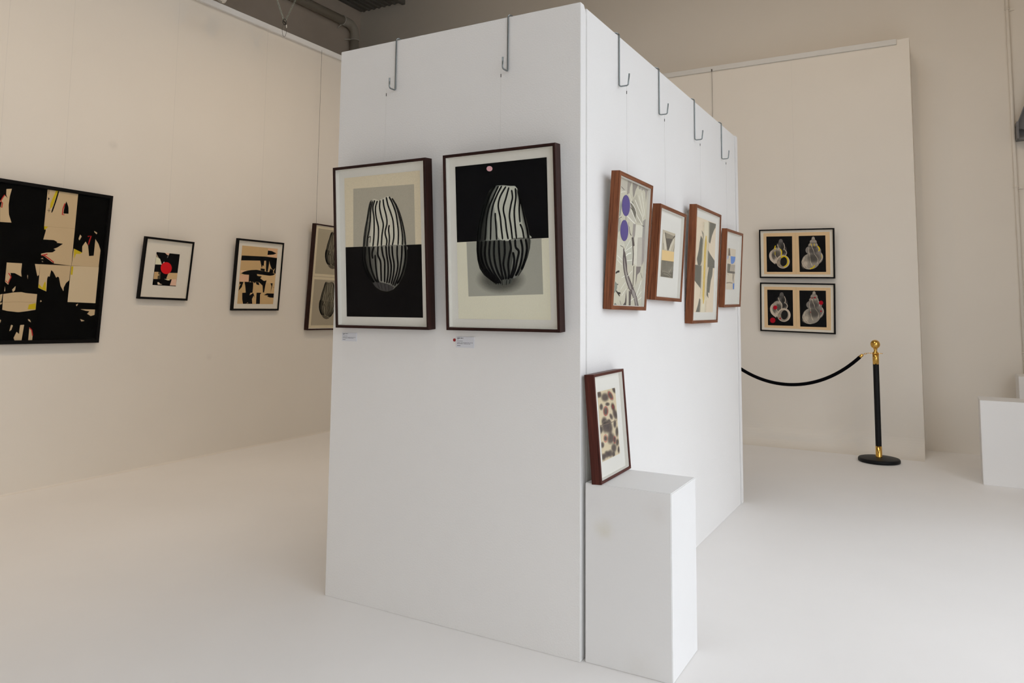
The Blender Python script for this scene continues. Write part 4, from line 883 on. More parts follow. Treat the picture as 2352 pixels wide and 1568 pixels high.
  ['l',11,[0.764,0.668,0.536],4.1,1,[183.1,296.2,196.4,270.2,190.5,244.4]],
  ['l',11,[0.764,0.668,0.536],4.2,1,[124.5,319.3,136,300.6,137.8,282]],
  ['l',11,[0.764,0.668,0.536],4.1,1,[155.9,322.6,158.9,296.6]],
  ['l',11,[0.764,0.668,0.536],4.1,1,[176.7,325.9,179.8,307.4]],
  ['l',11,[0.764,0.668,0.536],4.2,1,[54.1,171.2,48,141.3,75.2,92.8,123.9,83.2]],
  ['l',12,[0.8,0.586,0.009],11.5,1,[-136.5,191,-107.5,203.7,-82.6,186.9,-74,149.2,-87.4,119.1,-112.8,104.1]],
  ['l',12,[0.8,0.586,0.009],8.7,1,[-146,274.4,-129.8,247.7,-136.3,202.4]],
  ['l',12,[0.8,0.586,0.009],8.7,1,[-185.3,305.2,-191.6,278.7,-182.3,267.2]],
  ['l',12,[0.8,0.586,0.009],8.7,1,[-189.9,248.3,-188.3,217.9]],
  ['l',12,[0.8,0.586,0.009],9.6,1,[183.1,296.2,200,277.5,196,248]],
  ['l',12,[0.8,0.586,0.009],9.7,1,[131.5,319.2,133.2,296.9]],
  ['l',12,[0.8,0.586,0.009],9.7,1,[157.2,320.3,156.8,296.6]],
  ['l',12,[0.8,0.586,0.009],9.8,1,[117,87.6,141.5,95.1,159.3,118.8]],
  ['l',12,[0.8,0.586,0.009],6.8,1,[216.2,218.3,219,185.1]],
 ],
 'B2': [
  ['p',0,[0.818,0.586,0.342],0,[-293,33,290,33,290,418,-293,418]],
  ['p',1,[0.009,0.009,0.01],0,[-265.1,389.7,-36.8,390.6,-34.8,58.8,-260.5,55.7]],
  ['p',1,[0.009,0.009,0.01],0,[21,388,249.2,390.6,252.1,58.3,25.7,55.5]],
  ['l',1,[0.629,0.429,0.243],2.2,0,[-7.6,423.2,-4.6,42.3]],
  ['e',2,[0.155,0.143,0.134],0,1,0,[-135.7,339.7,18.5,-1.3,-2.7,-28.6]],
  ['e',2,[0.089,0.084,0.079],0,1,0,[-134.6,305.9,35.7,-2.3,-2.9,-31.5]],
  ['e',2,[0.07,0.065,0.063],0,1,0,[-126.3,268.6,43.9,-5.2,-6.2,-43.3]],
  ['e',2,[0.17,0.157,0.141],0,1,0,[-115.8,242.6,34.3,1.1,-0.3,-39]],
  ['e',3,[0.141,0.13,0.12],1,0.8,0,[-153.3,301.6,28.7,0.8,-0.3,-33.8]],
  ['e',3,[0.442,0.391,0.33],0,1,0,[-173.3,240.8,42.1,17.3,14.4,-41.9]],
  ['e',3,[0.629,0.541,0.447],0,1,0,[-184.4,202.8,49.8,25.8,26.3,-59.1]],
  ['e',4,[0.116,0.102,0.09],1,0.6,0,[-168.4,218.4,43.1,1.4,-0.4,-49.7]],
  ['e',4,[0.17,0.15,0.134],1,0.6,0,[-206.2,202.1,15.1,6.2,14.5,-42]],
  ['e',5,[0.629,0.526,0.419],0,1,0,[-117.2,156.3,59.9,2.2,-0.6,-62.9]],
  ['e',6,[0.334,0.284,0.233],0,1,0,[-121.5,152.4,47.1,1.8,-0.5,-52.5]],
  ['e',7,[0.019,0.019,0.019],0,1,0,[-111.5,158,29.7,-3.2,-6.1,-43.2]],
  ['e',7,[0.442,0.367,0.285],1,0.8,0,[-156.1,143.6,20.1,0.8,-0.3,-33.8]],
  ['l',7,[0.746,0.643,0.52],4.4,1,[-216.8,239.5,-224.4,193.9,-206.6,149.3]],
  ['l',7,[0.746,0.643,0.52],4.4,1,[-187.6,263,-184.4,210.4,-163,177.2]],
  ['l',7,[0.746,0.643,0.52],4.3,1,[-151.3,286.6,-133.6,249.6,-137.6,204.4]],
  ['l',7,[0.746,0.643,0.52],4.3,1,[-165.4,316.4,-156.4,282.7,-162.3,263.8]],
  ['l',7,[0.746,0.643,0.52],4.3,1,[-111.4,332.7,-101,295.5,-112,265.2]],
  ['l',7,[0.746,0.643,0.52],4.3,1,[-104.8,272.9,-83.6,243.6,-94.6,213.3]],
  ['l',7,[0.746,0.643,0.52],4.4,1,[-235.1,223.8,-229.7,171.1,-185,131.2]],
  ['e',8,[0.442,0.391,0.33],0,1,0,[148.2,362.7,13.8,0.3,-0.2,-20.7]],
  ['e',8,[0.38,0.332,0.285],0,1,0,[147.9,334.7,30.3,0.7,-0.2,-23.6]],
  ['e',8,[0.334,0.299,0.253],0,1,0,[146.3,303.7,41.3,1.1,-0.3,-28]],
  ['e',8,[0.272,0.244,0.219],0,1,0,[147.2,257.3,67.1,-2.9,-3.4,-45.6]],
  ['e',9,[0.272,0.244,0.219],0,1,0,[181,192.3,46.1,-16.4,-19.8,-57.3]],
  ['e',10,[0.357,0.321,0.274],0,1,0,[124.2,157.1,76.4,14.3,8.8,-71.1]],
  ['e',11,[0.07,0.065,0.063],1,0.55,0,[150,187.5,65.2,2.3,-0.5,-55.2]],
  ['e',11,[0.099,0.089,0.085],1,0.5,0,[147.2,257.3,51.6,1.6,-0.3,-35.3]],
  ['e',11,[0.746,0.651,0.536],1,0.7,0,[76.7,129.5,32.6,-11.4,-14.7,-42.3]],
  ['l',11,[0.764,0.668,0.536],4.2,1,[70.4,195.8,63,147.4,97.3,93.4]],
  ['l',11,[0.764,0.668,0.536],4.1,1,[115.8,219.5,122.1,157,139,113.5]],
  ['l',11,[0.764,0.668,0.536],4.1,1,[157.3,224.5,184.3,181.4,180.5,137.2]],
  ['l',11,[0.764,0.668,0.536],4.1,1,[215.6,233.8,225.5,197.5,201.2,152.7]],
  ['l',11,[0.764,0.668,0.536],4.1,1,[109.4,278.3,109,237.7,119.2,219.6]],
  ['l',11,[0.764,0.668,0.536],4.2,1,[137.1,284.3,150.6,253.8,155.2,228.1]],
  ['l',11,[0.764,0.668,0.536],4.1,1,[182,298.8,195.5,273.5,189.8,247.6]],
  ['l',11,[0.764,0.668,0.536],4.2,1,[123.6,319.3,135.2,301.2,137.1,282.8]],
  ['l',11,[0.764,0.668,0.536],4.2,1,[154.7,323.8,157.9,298.1]],
  ['l',11,[0.764,0.668,0.536],4.1,1,[175.4,328,178.7,309.7]],
  ['l',11,[0.764,0.668,0.536],4.2,1,[54.8,169.3,48.9,139.5,76.4,92.5,124.9,85]],
 ],
 'S': [
  ['p',0,[0.721,0.616,0.426],0,[-93,67,95,67,95,318,-93,318]],
  ['e',1,[0.097,0.071,0.073],1,0.75,0,[-79.6,308,30.4,-2.9,-3,-14.6]],
  ['e',2,[0.097,0.071,0.073],1,0.75,0,[-20.4,292.1,49,-4.9,-4,-19.5]],
  ['e',3,[0.097,0.071,0.073],1,0.75,0,[37.7,292.5,27.8,1.7,23.5,-23.5]],
  ['e',1,[0.097,0.071,0.073],1,0.75,0,[0,264.4,29,-3.1,-1.7,-8.4]],
  ['e',2,[0.097,0.071,0.073],1,0.75,0,[-65.7,261.5,22.2,-2.5,-3,-14.6]],
  ['e',3,[0.097,0.071,0.073],1,0.75,0,[-23.2,241.5,34.2,-3.9,-4.3,-20.3]],
  ['e',1,[0.097,0.071,0.073],1,0.75,0,[56.2,248,26.9,-1.4,5.6,-19.8]],
  ['e',2,[0.097,0.071,0.073],1,0.75,0,[75.1,218,32.8,-0.9,13.1,-25.2]],
  ['e',3,[0.097,0.071,0.073],1,0.75,0,[-46.1,205.6,35.2,-4.5,-4.3,-20.9]],
  ['e',1,[0.097,0.071,0.073],1,0.75,0,[0.6,198,28.9,-3.7,-2.9,-13.9]],
  ['e',2,[0.097,0.071,0.073],1,0.75,0,[-86.6,182.1,24.5,-3.4,-3.7,-18]],
  ['e',3,[0.097,0.071,0.073],1,0.75,0,[-36.4,183.3,42.5,-5.7,-5.3,-25.5]],
  ['e',1,[0.097,0.071,0.073],1,0.75,0,[5.4,174.3,37.6,-5.1,-6.2,-28.6]],
  ['e',2,[0.097,0.071,0.073],1,0.75,0,[62.3,183.2,20.9,-2.8,-4.1,-18.8]],
  ['e',3,[0.097,0.071,0.073],1,0.75,0,[78.8,151.5,21.1,-2.9,-5.2,-23.5]],
  ['e',1,[0.097,0.071,0.073],1,0.75,0,[-46.4,144.6,20.9,-3.1,-2.7,-12.7]],
  ['e',2,[0.097,0.071,0.073],1,0.75,0,[10,136.3,45.2,-9.5,-18,-22.9]],
  ['e',3,[0.097,0.071,0.073],1,0.75,0,[47.5,125,19.2,-2.8,-3.7,-16.7]],
  ['e',1,[0.097,0.071,0.073],1,0.75,0,[-81.4,126,21.9,-3.3,-2.7,-13.3]],
  ['e',2,[0.097,0.071,0.073],1,0.75,0,[33.4,97.5,35.2,-5.6,-4.7,-21.1]],
  ['e',3,[0.097,0.071,0.073],1,0.75,0,[74.2,112.4,21,-3.1,-3.7,-16.8]],
  ['e',1,[0.097,0.071,0.073],1,0.75,0,[-44.3,86.5,30.7,-5.1,-3.4,-16.1]],
  ['e',2,[0.097,0.071,0.073],1,0.75,0,[-9.1,84,31.4,-5.1,-3.5,-16.3]],
  ['e',3,[0.097,0.071,0.073],1,0.75,0,[-79.1,83,27.4,-4.6,-3.1,-15]],
  ['e',1,[0.097,0.071,0.073],1,0.75,0,[25.6,75.7,20.3,-3.4,-2.6,-11.9]],
  ['e',2,[0.097,0.071,0.073],1,0.75,0,[82.2,83.6,15,-2.4,-3.6,-15.8]],
  ['e',3,[0.097,0.071,0.073],1,0.75,0,[80,310.2,20.5,0.6,13.1,-17]],
  ['e',1,[0.097,0.071,0.073],1,0.75,0,[29,214.9,19.8,0.1,11.1,-14.9]],
  ['l',5,[0.206,0.155,0.118],2.7,0,[-93,196.1,85.9,192.6]],
  ['e',5,[0.605,0.063,0.055],0,1,0.86,[-24.2,241.6,21.8,-2.5,-3.6,-17.4]],
  ['e',5,[0.605,0.063,0.055],0,1,0.86,[-46.4,144.6,19.5,-2.9,-2.9,-13.9]],
  ['e',5,[0.605,0.063,0.055],0,1,0.86,[48.6,125.5,14.7,-2.2,-2.9,-13.2]],
  ['e',5,[0.605,0.063,0.055],0,1,0.86,[38.8,293.1,18.5,1.2,16.5,-16.4]],
  ['e',5,[0.334,0.047,0.045],1,0.7,0,[56.2,248,12.9,-0.7,3.4,-12]],
 ],
}
DISC = {
 'L2': [['red_disc',[0.741,0.008,0.016],[-2.1,247.1,48.2,3.5,6.6,-46.5]]],
 'P2': [['pink_disc',[0.86,0.49,0.529],[-46.6,628.3,13.2,-1.2,-0.3,-10.3]]],
 'R1': [['purple_disc',[0.105,0.077,0.269],[-69.7,423.7,44,5.9,7.1,-42.6]],['purple_disc',[0.105,0.077,0.269],[-71.2,321.2,43.3,4.5,7.1,-42.6]]],
 'B2': [['red_disc',[0.442,0.004,0.018],[-193.7,224.4,18.1,0.6,-0.1,-18.9]],['red_disc',[0.442,0.004,0.018],[-217.1,103.6,23.9,1,-0.2,-24.9]],['red_disc',[0.442,0.004,0.018],[-150.5,122.8,7.2,0.3,-0.1,-7.5]],['red_disc',[0.442,0.004,0.018],[207.2,279.7,17.8,0.5,-0.2,-19.1]],['red_disc',[0.442,0.004,0.018],[154.8,326,6.9,0.2,-0.1,-7.4]],['red_disc',[0.442,0.004,0.018],[206.5,202.7,6.8,0.2,-0.1,-7.3]],['red_disc',[0.442,0.004,0.018],[129.1,319.5,4.9,0.1,0,-5.2]],['red_disc',[0.442,0.004,0.018],[117.6,190.8,3.4,0.1,-0.1,-3.7]]],
}


def ink_mesh(name, ops, parent, z0):
    V, F, Ccol = [], [], []
    sx = ops[0][4][0::2]; sy = ops[0][4][1::2]
    bx0, bx1, by0, by1 = min(sx), max(sx), min(sy), max(sy)      # the sheet: nothing is printed past its edge
    def add(pts, z, col, alphas=None):
        area = sum(pts[i][0]*pts[(i+1) % len(pts)][1] - pts[(i+1) % len(pts)][0]*pts[i][1] for i in range(len(pts)))
        pts = [(min(bx1, max(bx0, q[0])), min(by1, max(by0, q[1]))) for q in pts]
        idx = list(range(len(pts)))
        if area < 0: idx.reverse()
        b = len(V)
        for i in idx:
            V.append((pts[i][0]/1000, pts[i][1]/1000, z))
            Ccol.append((*col, 1.0 if alphas is None else alphas[i]))
        F.append(tuple(range(b, b + len(pts))))
    pair = lambda fl: [(fl[i], fl[i+1]) for i in range(0, len(fl), 2)]
    for op in ops:
        z = z0 + op[1] * 0.00006
        col = op[2]
        if op[0] == 'p':
            P = pair(op[4])
            add(catmull(P, True, 4) if op[3] else P, z, col)
        elif op[0] == 'l':
            P = pair(op[5]); w = op[3] / 2
            if op[4] and len(P) > 2: P = catmull(P, False, 5)
            Lp, Rp = [], []
            for i in range(len(P)):
                a, b = P[max(0, i-1)], P[min(len(P)-1, i+1)]
                dx, dy = b[0]-a[0], b[1]-a[1]; n = math.hypot(dx, dy) or 1
                ww = w * (0.55 if i in (0, len(P)-1) and op[4] else 1)
                Lp.append((P[i][0]-dy/n*ww, P[i][1]+dx/n*ww)); Rp.append((P[i][0]+dy/n*ww, P[i][1]-dx/n*ww))
            for i in range(len(P)-1):
                add([Lp[i], Rp[i], Rp[i+1], Lp[i+1]], z, col)
        elif op[0] == 'e':
            soft, al, ring = op[3], op[4], op[5]
            cx, cy, ax, ay, bx, by = op[6]
            n = 28
            def R_(f): return [(cx+f*(ax*math.cos(2*math.pi*k/n)+bx*math.sin(2*math.pi*k/n)), cy+f*(ay*math.cos(2*math.pi*k/n)+by*math.sin(2*math.pi*k/n))) for k in range(n)]
            if ring:
                A_, B_ = R_(ring), R_(1)
                for k in range(n): add([A_[k], B_[k], B_[(k+1) % n], A_[(k+1) % n]], z, col)
            elif not soft:
                add(R_(1), z, col)
            else:
                st = [(0.3, al), (0.55, al*0.85), (0.8, al*0.35), (1.0, 0.0)]
                add(R_(0.3), z, col, [al]*n)
                for (f0, a0), (f1, a1) in zip(st, st[1:]):
                    A_, B_ = R_(f0), R_(f1)
                    for k in range(n): add([A_[k], B_[k], B_[(k+1) % n], A_[(k+1) % n]], z, col, [a0, a1, a1, a0])
        elif op[0] == 'f':
            P, Q = pair(op[4]), pair(op[5]); a0, a1 = op[3]
            for i in range(len(P)-1): add([P[i], Q[i], Q[i+1], P[i+1]], z, col, [a0, a1, a1, a0])
    me = bpy.data.meshes.new(name)
    me.from_pydata(V, [], F)
    ca = me.color_attributes.new('ink', 'FLOAT_COLOR', 'POINT')
    for i, c in enumerate(Ccol): ca.data[i].color = c
    me.update()
    return link(name, me, 'print', parent)

def rail_mesh(length, face, depth, inner_len):
    """mitred rail: local x along the length, y from the outer edge inwards, z to the front"""
    bm = bmesh.new()
    h, hi = length/2, inner_len/2
    c = 0.0012
    def ring(y, z, hx): return [(-hx, y, z), (hx, y, z)]
    def hx(y): return h + (hi - h) * (y / face)
    sec = [(0, 0), (0, depth - c), (c, depth), (face - c, depth), (face, depth - c), (face, 0)]
    A = [bm.verts.new((-hx(y), y, z)) for y, z in sec]
    B = [bm.verts.new((hx(y), y, z)) for y, z in sec]
    n = len(sec)
    for i in range(n): bm.faces.new((A[i], A[(i+1) % n], B[(i+1) % n], B[i]))
    bm.faces.new(A[::-1]); bm.faces.new(B)
    return bm

def framed(key, name, label, cat, wood_mat, wire=None, wire_mat='nylon', group=None, mount='mat', crimp=True):
    a, u, n, o, w, h, dep, face, rc = FR[key]
    root = thing(name, label, cat, (0, 0, 0), group)
    mw = Matrix(((a[0], u[0], n[0], o[0]), (a[1], u[1], n[1], o[1]), (a[2], u[2], n[2], o[2]), (0, 0, 0, 1)))
    nv = Vector(n)
    mw.translation = Vector(o) + nv * 0.001
    root.matrix_world = mw
    for L_, il, loc, rz in ((w, w - 2*face, (0, 0, 0), 0), (h, h - 2*face, (w/2, h/2, 0), 90), (w, w - 2*face, (0, h, 0), 180), (h, h - 2*face, (-w/2, h/2, 0), 270)):
        r = obj('frame_rail', rail_mesh(L_, face, dep, il), wood_mat, root)
        r.location = loc; r.rotation_euler = (0, 0, math.radians(rz))
    zi = dep - rc
    iw, y0, y1 = w/2 - face, face, h - face
    obj('mount', boxbm(-iw, y0, 0.004, iw, y1, zi - 0.0006), mount, root)
    bm = bmesh.new(); t = 0.0025; zf = dep - 0.005
    box(bm, -iw, y0, zi - 0.0005, -iw + t, y1, zf); box(bm, iw - t, y0, zi - 0.0005, iw, y1, zf)
    box(bm, -iw + t, y0, zi - 0.0005, iw - t, y0 + t, zf); box(bm, -iw + t, y1 - t, zi - 0.0005, iw - t, y1, zf)
    obj('spacer', bm, 'black_frame' if key == 'L1' else mount, root)
    pr = ink_mesh('print', ART[key], root, zi)
    for dn, col, (cx, cy, ax, ay, bx, by) in DISC.get(key, []):
        bm = bmesh.new(); k = 36; rings = []
        for zz in (0.0, 0.0006):
            rings.append([bm.verts.new(((cx + ax*math.cos(2*math.pi*i/k) + bx*math.sin(2*math.pi*i/k))/1000, (cy + ay*math.cos(2*math.pi*i/k) + by*math.sin(2*math.pi*i/k))/1000, zi + 0.0008 + zz)) for i in range(k)])
        for i in range(k): bm.faces.new((rings[0][i], rings[0][(i+1) % k], rings[1][(i+1) % k], rings[1][i]))
        bm.faces.new(rings[0][::-1]); bm.faces.new(rings[1])
        mn = 'paper_%s_%02x%02x' % (dn, int(col[0]*255), int(col[2]*255))
        if mn not in M: M[mn] = plain(mn, col, 0.65, 0, 0.15)
        obj(dn, bm, mn, pr)
    bm = boxbm(-iw + 0.0004, y0 + 0.0004, dep - 0.0045, iw - 0.0004, y1 - 0.0004, dep - 0.0025)
    obj('glazing', bm, 'glass', root)
    # hanging line from the rail or hook down to the back of the top rail (world-vertical)
    if wire:
        inv = mw.inverted()
        for (wx, wy, wz) in wire:
            top = inv @ Vector((wx, wy, wz))
            # foot: straight below, on the back of the frame
            ex = (top.x)
            foot_w = mw @ Vector((ex, h - 0.03, 0.0))
            foot = inv @ Vector((wx, wy, foot_w.z))
            bm = bmesh.new(); tube(bm, [top, (foot + top)/2, foot], 0.00045 if wire_mat == 'nylon' else 0.0013, 6)
            hl = obj('hanging_line', bm, wire_mat, root)
            if crimp:
                c0 = inv @ Vector((wx, wy, wz - 0.022)); c1 = inv @ Vector((wx, wy, wz - 0.035))
                bm = bmesh.new(); tube(bm, [c0, c1], 0.0016, 8); obj('crimp', bm, 'crimp', hl)
    return root

G_L, G_P = 'framed works on the left wall', 'framed shell prints on the partition front'
G_R, G_B = 'brown framed works on the partition side', 'shell photographs on the back wall'
def back_out(key, s=0.0):
    a, u, n, o, w, h, dep, face, rc = FR[key]
    return h * math.sin(math.asin(max(-1, min(1, abs(n[2]))))) * 0.96
framed('L1', 'framed_collage', 'large black-framed collage of black, cream and yellow shapes at the left edge', 'picture', 'black_frame',
       [(XL + back_out('L1') , 0.42, 3.77), (XL + back_out('L1'), 0.0, 3.77)], group=G_L, mount='black_frame', crimp=False)
framed('L2', 'framed_collage', 'small black-framed collage with a red disc on white mount', 'picture', 'black_frame', [(XL + back_out('L2'), 1.25, 3.77)], group=G_L, mount='mat_cream', crimp=False)
framed('L3', 'framed_collage', 'black-framed collage of black cut shapes on tan paper', 'picture', 'black_frame', [(XL + back_out('L3'), 2.17, 3.77)], group=G_L, mount='mat_cream', crimp=False)
framed('L4', 'framed_print', 'tall dark-framed print of two striped shells, partly hidden behind the partition', 'picture', 'walnut', [(XL + back_out('L4'), 2.845, 3.77)], 'wire', group=G_L, mount='mat_cream', crimp=False)
framed('P1', 'framed_print', 'dark wood-framed striped shell print with black lower half', 'picture', 'walnut', [(-0.898, -0.040, 2.178)], group=G_P)
framed('P2', 'framed_print', 'dark wood-framed striped shell print with black upper half and pink dot', 'picture', 'walnut', [(-0.325, -0.040, 2.178)], group=G_P)
framed('R1', 'framed_collage', 'brown wood-framed grey leaf collage with two purple discs', 'picture', 'jarrah', [(0.036, 0.388, 2.172)], group=G_R)
framed('R2', 'framed_collage', 'brown wood-framed small grey collage with a plain tan band', 'picture', 'jarrah', [(0.030, 0.910, 2.172)], group=G_R)
framed('R3', 'framed_collage', 'brown wood-framed collage of torn grey shapes with a yellow streak', 'picture', 'jarrah', [(0.032, 1.525, 2.172)], group=G_R)
framed('R4', 'framed_collage', 'brown wood-framed small collage with blue patches', 'picture', 'jarrah', [(0.029, 2.123, 2.172)], group=G_R)
framed('B1', 'framed_print', 'black-framed pair of shell photographs with yellow marks', 'picture', 'black_frame', [(0.012, YB - back_out('B1'), 3.63)], group=G_B, mount='mat_cream', crimp=False)
framed('B2', 'framed_print', 'black-framed pair of shell photographs with red dots', 'picture', 'black_frame', group=G_B, mount='mat_cream')
framed('S', 'framed_collage', 'mahogany-framed spotted collage with red rings leaning on the plinth', 'picture', 'mahogany')

# ------------------------------------------------------------------ wire hooks over the board tops
def hook(label, loc, rz, up=0.052, out=0.040, lean=0.0):
    """local: wall face at y=0, board behind (+y), arm reaches to -y"""
    r = 0.0032
    g = r + 0.0006
    half = (TP + 2*g) / 2; rise = 0.013
    pts = [(0, TP + g, -0.075), (0, TP + g, -0.012)]
    pts += [(0, TP/2 + half*math.cos(math.radians(t)), -0.004 + (rise + g)*math.sin(math.radians(t))) for t in range(0, 181, 15)]
    b = 0.008; zb = -0.224
    pts += [(0, -g, zb + b)] + [(0, -g - b + b*math.cos(math.radians(t)), zb + b - b*math.sin(math.radians(t))) for t in (30, 60, 90)]
    pts += [(0, -g - out + b, zb)] + [(0, -g - out + b - b*math.sin(math.radians(t)), zb + b - b*math.cos(math.radians(t))) for t in (30, 60, 90)]
    pts += [(0, -g - out - lean, zb + up)]
    bm = bmesh.new(); tube(bm, pts, r, 10)
    o = obj('wire_hook', bm, 'zinc', smooth=True)
    o.location = loc; o.rotation_euler = (0, 0, math.radians(rz))
    return tag(o, label, 'hook', 'zinc hooks over the partition top')
hook('zinc wire hook above the shell print with black lower half', (-0.879, 0, 2.4), 0, 0.044)
hook('zinc wire hook above the shell print with pink dot', (-0.3155, 0, 2.4), 0, 0.046)
for yy, lb in ((0.387, 'zinc wire hook above the leaf collage with purple discs'), (0.912, 'zinc wire hook above the small collage with tan band'),
               (1.525, 'zinc wire hook above the collage with yellow streak'), (2.124, 'zinc wire hook above the small collage with blue patches')):
    hook(lb, (0.0, yy, 2.397), 90, 0.050, 0.040, 0.004)

# ------------------------------------------------------------------ wall labels and sale dot
def wall_label(label, x0, z0, x1, z1, rows):
    o = tag(obj('wall_label', boxbm(x0, -0.0032, z0, x1, -0.0002, z1, bev=0.0004), 'card'), label, 'label', 'caption cards under the shell prints')
    bm = bmesh.new()
    W_, H_ = x1 - x0, z1 - z0
    for fy, fh, words in rows:
        for wa, wb in words:
            zc = z1 - fy * H_
            box(bm, x0 + wa*W_, -0.0035, zc - fh*H_/2, x0 + wb*W_, -0.0031, zc + fh*H_/2)
    obj('lettering', bm, 'ink', o)
ROWS = [(0.13, 0.05, [(.07, .23), (.26, .36), (.38, .41)]), (0.22, 0.035, [(.07, .16)]), (0.40, 0.03, [(.07, .14), (.16, .22), (.24, .28), (.30, .37)]),
        (0.55, 0.028, [(.07, .21), (.23, .26), (.29, .37), (.39, .62), (.64, .74), (.77, .84), (.86, .94)]), (0.64, 0.028, [(.07, .15), (.17, .39), (.43, .60), (.62, .69), (.71, .80)]),
        (0.82, 0.04, [(.07, .12), (.13, .19), (.20, .25)])]
wall_label('white caption card under the shell print with black lower half', -1.1435, 1.0877, -1.0610, 1.1245, ROWS)
wall_label('white caption card beside the red sale dot', -0.5420, 1.0800, -0.4575, 1.1230, ROWS)
bm = bmesh.new(); tube(bm, [(-0.5515, -0.0002, 1.109), (-0.5515, -0.0016, 1.109)], 0.0062, 28)
tag(obj('sale_dot', bm, 'red'), 'round red sticker left of a caption card on the partition', 'sticker')

# ------------------------------------------------------------------ rope barrier
def stanchion(label, x, y):
    t = thing('stanchion', label, 'stanchion', (x, y, 0), 'rope barrier posts')
    bm = bmesh.new(); lathe(bm, [(0, 0), (0.150, 0), (0.158, 0.004), (0.160, 0.012), (0.159, 0.024), (0.154, 0.030), (0.146, 0.032), (0.0, 0.036)], 64); obj('base', bm, 'black_metal', t, True)
    bm = bmesh.new(); lathe(bm, [(0.0245, 0.034), (0.0245, 0.127), (0.0, 0.127)]); obj('lower_collar', bm, 'brass', t, True)
    bm = bmesh.new(); lathe(bm, [(0.0232, 0.125), (0.0232, 0.800)]); obj('pole', bm, 'black_metal', t, True)
    bm = bmesh.new(); lathe(bm, [(0.0, 0.796), (0.0245, 0.796), (0.0245, 0.884), (0.0, 0.884)]); obj('upper_collar', bm, 'brass', t, True)
    bm = bmesh.new(); lathe(bm, [(0.0, 0.8835), (0.026, 0.8835), (0.026, 0.888), (0.0, 0.888)])
    for q in range(4):
        a0 = q * math.pi / 2
        cx, cy = 0.043*math.cos(a0), 0.043*math.sin(a0)
        tube(bm, [(cx + 0.011*math.cos(s*math.pi/8), cy + 0.011*math.sin(s*math.pi/8), 0.886) for s in range(17)], 0.0022, 6)
        tube(bm, [(0.02*math.cos(a0), 0.02*math.sin(a0), 0.886), (0.033*math.cos(a0), 0.033*math.sin(a0), 0.886)], 0.0028, 6)
    obj('ring_plate', bm, 'brass', t)
    prof = [(0.025, 0.888), (0.023, 0.892), (0.015, 0.900), (0.0125, 0.908), (0.013, 0.916), (0.016, 0.924)]
    prof += [(0.0375*math.sin(math.radians(s)), 0.961 - 0.0375*math.cos(math.radians(s))) for s in range(26, 181, 11)]
    prof[-1] = (0.0, 0.9985)
    bm = bmesh.new(); lathe(bm, prof, 48); obj('ball_finial', bm, 'brass', t, True)
    return t
SX, SY, SX2 = 0.676, 4.478, -0.735
stanchion('black and brass post by the back wall with a rope clipped to it', SX, SY)
stanchion('black and brass post standing hidden behind the partition', SX2, SY)
rope = thing('barrier_rope', 'black velvet rope slung between the brass posts', 'rope', ((SX + SX2)/2, SY, 0.58))
xm = (SX + SX2)/2
def sag(x):           # hanging curve between the two ferrules
    s = (x - xm) / 0.585
    k = 1.15
    return 0.588 + 0.262 * (math.cosh(k*s) - 1) / (math.cosh(k) - 1)
xs = [xm - 0.585 + 1.17*i/40 for i in range(41)]
bm = bmesh.new(); tube(bm, [(x - xm, 0, sag(x) - 0.58) for x in xs], 0.0145, 14); obj('velvet_cover', bm, 'velvet', rope, True)
for sgn in (-1, 1):
    xe = xm + sgn*0.585; ze = sag(xe)
    d = Vector((sgn*0.585 - sgn*0.57, 0, sag(xe) - sag(xm + sgn*0.57))).normalized()
    p0 = Vector((xe - xm, 0, ze - 0.58))
    bm = bmesh.new(); tube(bm, [p0 - d*0.004, p0 + d*0.006, p0 + d*0.028, p0 + d*0.034], [0.0128, 0.0128, 0.0122, 0.006], 16); obj('ferrule', bm, 'brass', rope, True)
    tip = Vector(((SX if sgn > 0 else SX2) - xm - sgn*0.056, 0, 0.886 - 0.58))
    e = tip - (p0 + d*0.034)
    bm = bmesh.new()
    for q in range(3):
        c = p0 + d*0.034 + e*((q + 0.5)/3)
        ex = e.normalized(); ey = Vector((0, 1, 0)) if q % 2 == 0 else Vector((0, 1, 0)).cross(ex)
        ln = e.length/3*0.66
        tube(bm, [c + ex*ln*math.cos(2*math.pi*s/12) + ey*0.005*math.sin(2*math.pi*s/12) for s in range(13)], 0.0017, 6)
    obj('clip_chain', bm, 'brass', rope)

